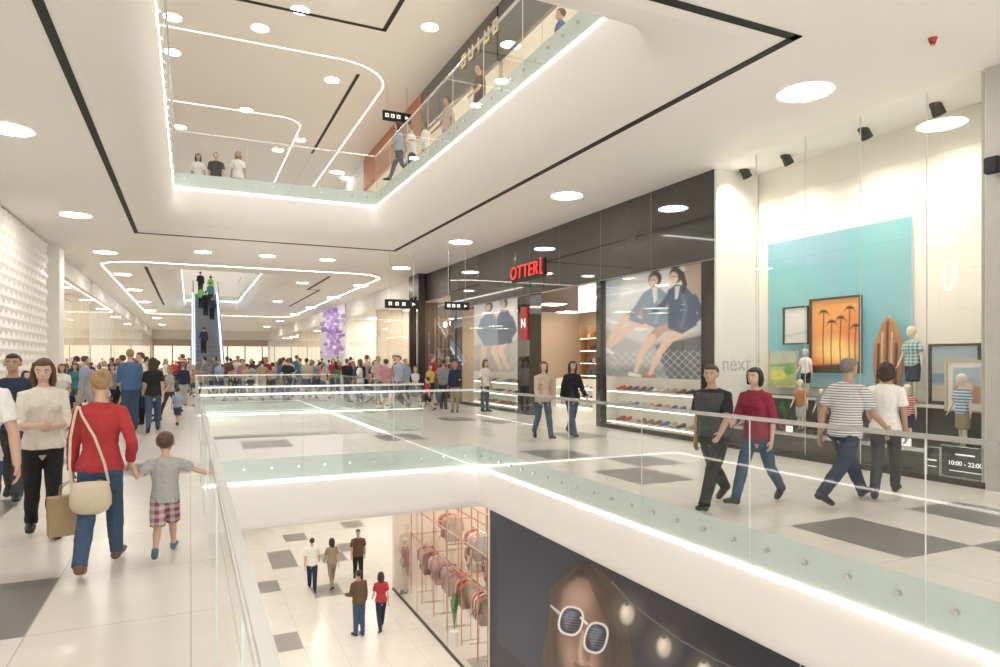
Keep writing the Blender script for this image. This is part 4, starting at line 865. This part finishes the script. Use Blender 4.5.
shop_e=root('shop_window','wide bright shopfront closing the end of the mall','shopfront',(XL,YF-.2,0)); box('lit_panel',0,XR-XL,0,.1,.1,3.4,mat('lit_shop_end',(.9,.8,.65),.5,emit=.7),shop_e); box('fascia_band',0,XR-XL,-.05,.1,3.4,4.2,mat('brown_band',(.5,.4,.33),.5),shop_e)
for i in range(7): box('mullion',i*2.1,i*2.1+.12,-.06,0,.1,3.4,DARKM,shop_e)
def hsign(px,py,D,w,h,ztop):
    x,y=at(px,D); z=H0+(HY-py)*D/F
    e=root('direction_sign','black hanging direction sign with white pictograms','sign',(x,y,z),group='hanging direction signs')
    box('panel',-w/2,w/2,-.05,.05,-h/2,h/2,BLACK,e,bevel=.01)
    for s in(-.35,.35): rod('hanger',(s*w,0,h/2),(s*w,0,ztop-z),.01,STEEL,e)
    k=h*.2
    for i in range(4):
        cx=-w*.36+i*w*.2+(w*.1 if i==3 else 0)
        if i<3:
            box('pictogram',cx-k,cx+k,-.056,-.051,-k,k,PW,e); box('pictogram_mark',cx-k*.25,cx+k*.25,-.06,-.056,-k*.7,k*.5,BLACK,e)
        else:
            bm=bmesh.new(); bm.faces.new([bm.verts.new(p) for p in ((cx-k,-.056,-k),(cx+k,-.056,0),(cx-k,-.056,k))]); fin('arrow',bm,PW,e)
hsign(402,304,23,1.2,.3,ZC); hsign(457,306,22,.85,.26,ZC); hsign(397,117,25,1.1,.36,ZT)
e=root('fire_alarm','small red fire alarm beacon on the ceiling','alarm',(*at(933,(ZC-H0)*F/(HY-38)),ZC)); bm=bmesh.new(); bmesh.ops.create_cone(bm,cap_ends=True,segments=16,radius1=.035,radius2=.05,depth=.05,matrix=Matrix.Translation((0,0,-.025))); fin('housing',bm,mat('alarm_red',(.5,.03,.03),.4),e); bm=bmesh.new(); bmesh.ops.create_cone(bm,cap_ends=True,segments=16,radius1=.025,radius2=.03,depth=.03,matrix=Matrix.Translation((0,0,-.065))); fin('beacon',bm,mat('alarm_lens',(.25,.02,.02),.2),e)
# ------------------------------------------------ upper level right shops
UX=8.2
shop(UX,14,YB,9.9,ZU,ZT-.4,OFFW2,1,fascm=WHITE,ztop=ZT,npan=4)
shop(UX,14,10,17.5,ZU,ZT-1.6,OFFW,1,fascm=GLOSSB,ztop=ZT,npan=3)
shop(UX,14,17.6,24.5,ZU,ZT-1.6,OFFW,1,fascm=GLOSSB,ztop=ZT,npan=3)
shop(UX,14,24.6,34,ZU,ZT-1.6,OFFW,1,fascm=mat('orange_fascia',(.55,.2,.1),.4),ztop=ZT,npan=3)
box('wall_right.003',UX,UX+.2,34,60,ZU,ZT,WHITE,kind='structure')
GOLD=mat('gold_letters',(.6,.46,.22),.3,emit=.3)
e=root('shop_sign','row of gold letters on the upper dark fascia','sign',(UX-.15,18.6,ZT-.6))
def lt_box(nm,a,b,c,d): box(nm,-.03,0,a,b,c,d,GOLD,e)
for i in range(5):
    yy=1.5-i*.62
    if i in(0,4): lt_box('letter',yy-.17,yy-.11,-.2,.2); lt_box('letter',yy+.11,yy+.17,-.2,.2); lt_box('letter',yy-.11,yy+.11,-.2,-.14); lt_box('letter',yy-.11,yy+.11,.14,.2)
    elif i==2: lt_box('letter',yy-.03,yy+.03,-.2,.2)
    else: lt_box('letter',yy-.17,yy-.11,-.2,.2); lt_box('letter',yy+.11,yy+.17,-.2,.2); lt_box('letter',yy-.11,yy+.11,-.2,-.14)
for y in (12,14.5,19,22,26,29): rack(UX+1,y,7,ZU,ang=.3)
# ------------------------------------------------ lower level
LX=6.1
L=[('e',(590,640,95,130),(.02,.025,.045),80),('e',(650,620,50,50),(.035,.03,.035,.7),60),
 ('p',[(548,620),(553,588),(564,568),(584,559),(604,566),(620,586),(629,618),(632,665),(640,725),(540,725),(543,660)],(.024,.013,.009),9)]
random.seed(5)
for i in range(50):
    a=random.random(); k=random.uniform(.02,.06); cc=(k*1.4,k*.8,k*.5,.75); j=random.uniform(-4,4)
    if i%2: L.append(('l',([(590+a*22,564+a*18),(610+a*12+j,592),(614+a*12-j,620),(619+a*11+j,650),(615+a*20,710)],.4+a*.4),cc,2.5))
    else: L.append(('l',([(580-a*20,564+a*18),(560-a*8+j,590),(555-a*6-j,620),(551-a*5+j,650),(546,710)],.4+a*.4),cc,2.5))
L+=[('p',[(559,607),(563,590),(576,578),(591,579),(602,591),(607,612),(606,645),(600,673),(589,698),(577,698),(565,680),(558,645)],(.2,.11,.08),9),
 ('e',(579,599,12,14),(.38,.245,.19,.85),18),('e',(590,668,10,12),(.34,.21,.16,.8),14),('e',(568,655,7,12),(.36,.22,.17,.75),12),('e',(559,668,6,26),(.06,.035,.025,.8),14),('e',(605,655,7,36),(.06,.035,.025,.9),14),('e',(603,600,7,20),(.06,.035,.025,.8),14),('e',(583,690,16,8),(.12,.07,.05,.7),10),
 ('l',([(583,632),(580,652),(581,662)],1.4,2.4),(.44,.3,.23,.9),4),('l',([(588,640),(588,660)],2),(.11,.06,.05,.7),4),('l',([(575,664),(582,668),(589,667)],1),(.07,.035,.03),2.5),
 ('e',(582,681,8.5,3.4),(.27,.04,.055),2.5),('l',([(573,681),(591,682)],.5),(.08,.015,.02),1.5),
 ('e',(571,621,12.4,14.8,.25,2.6),(.72,.7,.68),1.5),('e',(571,621,10.6,12.9,.25,2.6),(.012,.012,.02),1.5),
 ('e',(596,638,11.8,15.8,.25,2.6),(.72,.7,.68),1.5),('e',(596,638,10,13.9,.25,2.6),(.012,.012,.02),1.5),('l',([(581,618),(587,624)],1.1),(.72,.7,.68),1.5),
 ('l',([(559,613),(551,606)],1.4,.8),(.5,.48,.46),1.5),
 ('p',[(563,616),(570,609),(578,613),(566,630)],(.14,.17,.23,.6),5),('p',[(589,634),(595,625),(603,631),(592,649)],(.14,.17,.23,.6),5)]
for cx,cy in ((571,621),(596,638)):
    for b in (-9,-6,-3,0,3,6,9): 
        hw=8*math.sqrt(max(0,1-(b/12)**2)); L.append(('l',([(cx-hw+b*.15,cy+b-1),(cx+hw+b*.15,cy+b+1.5)],.25),(.3,.3,.38,.55),.9))
for i in range(9): L.append(('l',([(584+i*2,568+i),(592+i*2.6,588+i*3),(603+i*1.8,612+i*4)],.5),(.045,.025,.015,.9),2.5))
L+=[('l',([(612,582),(628,600),(650,618),(680,640),(712,658),(760,680)],.5),(.18,.16,.14),1.5)]
for x,y in ((627,614),(664,647),(704,672),(746,694)): L+=[('e',(x,y,15,18),(.13,.11,.09,.6),18),('e',(x,y,7,10),(.5,.43,.34),5),('e',(x-1.5,y-2,3.5,5.5),(.8,.73,.6,.8),5),('e',(x,y-10.5,2.2,2.6),(.1,.1,.1),1)]
paint(LX-.05,(498,490,800,780),((.007,.01,.02),(.013,.015,.026)),L,480,330,'huge dark poster of a woman wearing white-framed sunglasses')
box('wall_right.004',LX,LX+.2,YB,13.65,ZL,-1.25,mat('dark_blue_wall',(.012,.015,.026),.4),kind='structure')
shop(LX,11,13.7,21.4,ZL,-1.35,PNKW,1,glass=True,ztop=-1.27,npan=4,ps=.9)
RG=mat('rose_metal',(.6,.27,.2),.3,.5)
fr=root('clothing_display_stand','rose coloured metal frame structure with clothes in the shop window','display stand',(LX+.4,14.2,ZL))
for yy in (0,1.1,2.2,3.3,4.4,5.5,6.6):
    for xx in (0,1.2): box('upright',xx-.014,xx+.014,yy-.014,yy+.014,0,3.8,RG,fr)
for zz in (1.9,2.8,3.8):
    for xx in (0,1.2): box('beam',xx-.013,xx+.013,0,6.6,zz-.013,zz+.013,RG,fr)
    for yy in (0,2.2,4.4,6.6): box('cross_beam',0,1.2,yy-.013,yy+.013,zz-.013,zz+.013,RG,fr)
WARM=['cream','beige','pink','white','orange','pink','lightgrey','maroon','beige','red','khaki']
for y in (14.3,15.35,16.6,17.65,18.7,19.75): rack(LX+.75,y,8,ZL,ang=1.45,h=1.6,cols=WARM)
for y in (14.3,15.5,16.8,18.2,19.6): rack(LX+2.2,y,8,ZL,ang=1.3,h=1.5,cols=WARM)
for y in (14.4,16.7,18.9): rack(LX+1.2,y,8,ZL+1.95,ang=1.5,h=.85,label='upper row of hanging clothes on the display frame',cols=WARM)
place(MA,(LX+.24,20.9,ZL),90,1.0,'pink','beige','dark',None,'adult mannequin in pink top in the lower shop window','shop window mannequins')
for a in (14.2,16.2,18.4): shelfunit(10.6,a,a+1.8,ZL,2.8,5,WOOD,label='tall wooden wall shelf at the back of the shop',withshoes=False)
plant(LX+.22,16.45,ZL,.4,.13,120,.15,1.0,.05,WHITE,'leafy green plant in the lower shop window')
shop(9.5,14,22,45,ZL,-1.9,OFFW,1,glass=True,ztop=-1.27,npan=4)
for y in (23,25.5,28,30.5,33): rack(10.2,y,8,ZL,ang=1.2)
for o,k in AR_: remtree(o)
remtree(MQ); remtree(MA)
w=bpy.data.worlds.new('w'); sc.world=w; w.use_nodes=True
bg=w.node_tree.nodes['Background']; bg.inputs[0].default_value=(1,.97,.935,1); bg.inputs[1].default_value=1.8
cam=bpy.data.cameras.new('cam'); cam.lens=24; cam.sensor_width=36; cam.shift_y=.0265; cam.clip_start=.05; cam.clip_end=300
co=bpy.data.objects.new('camera',cam); col.objects.link(co); co.location=(0,0,H0); co.rotation_euler=(R(90),0,-CA); sc.camera=co
sc.view_settings.view_transform='Standard'
sc.view_settings.exposure=0.38
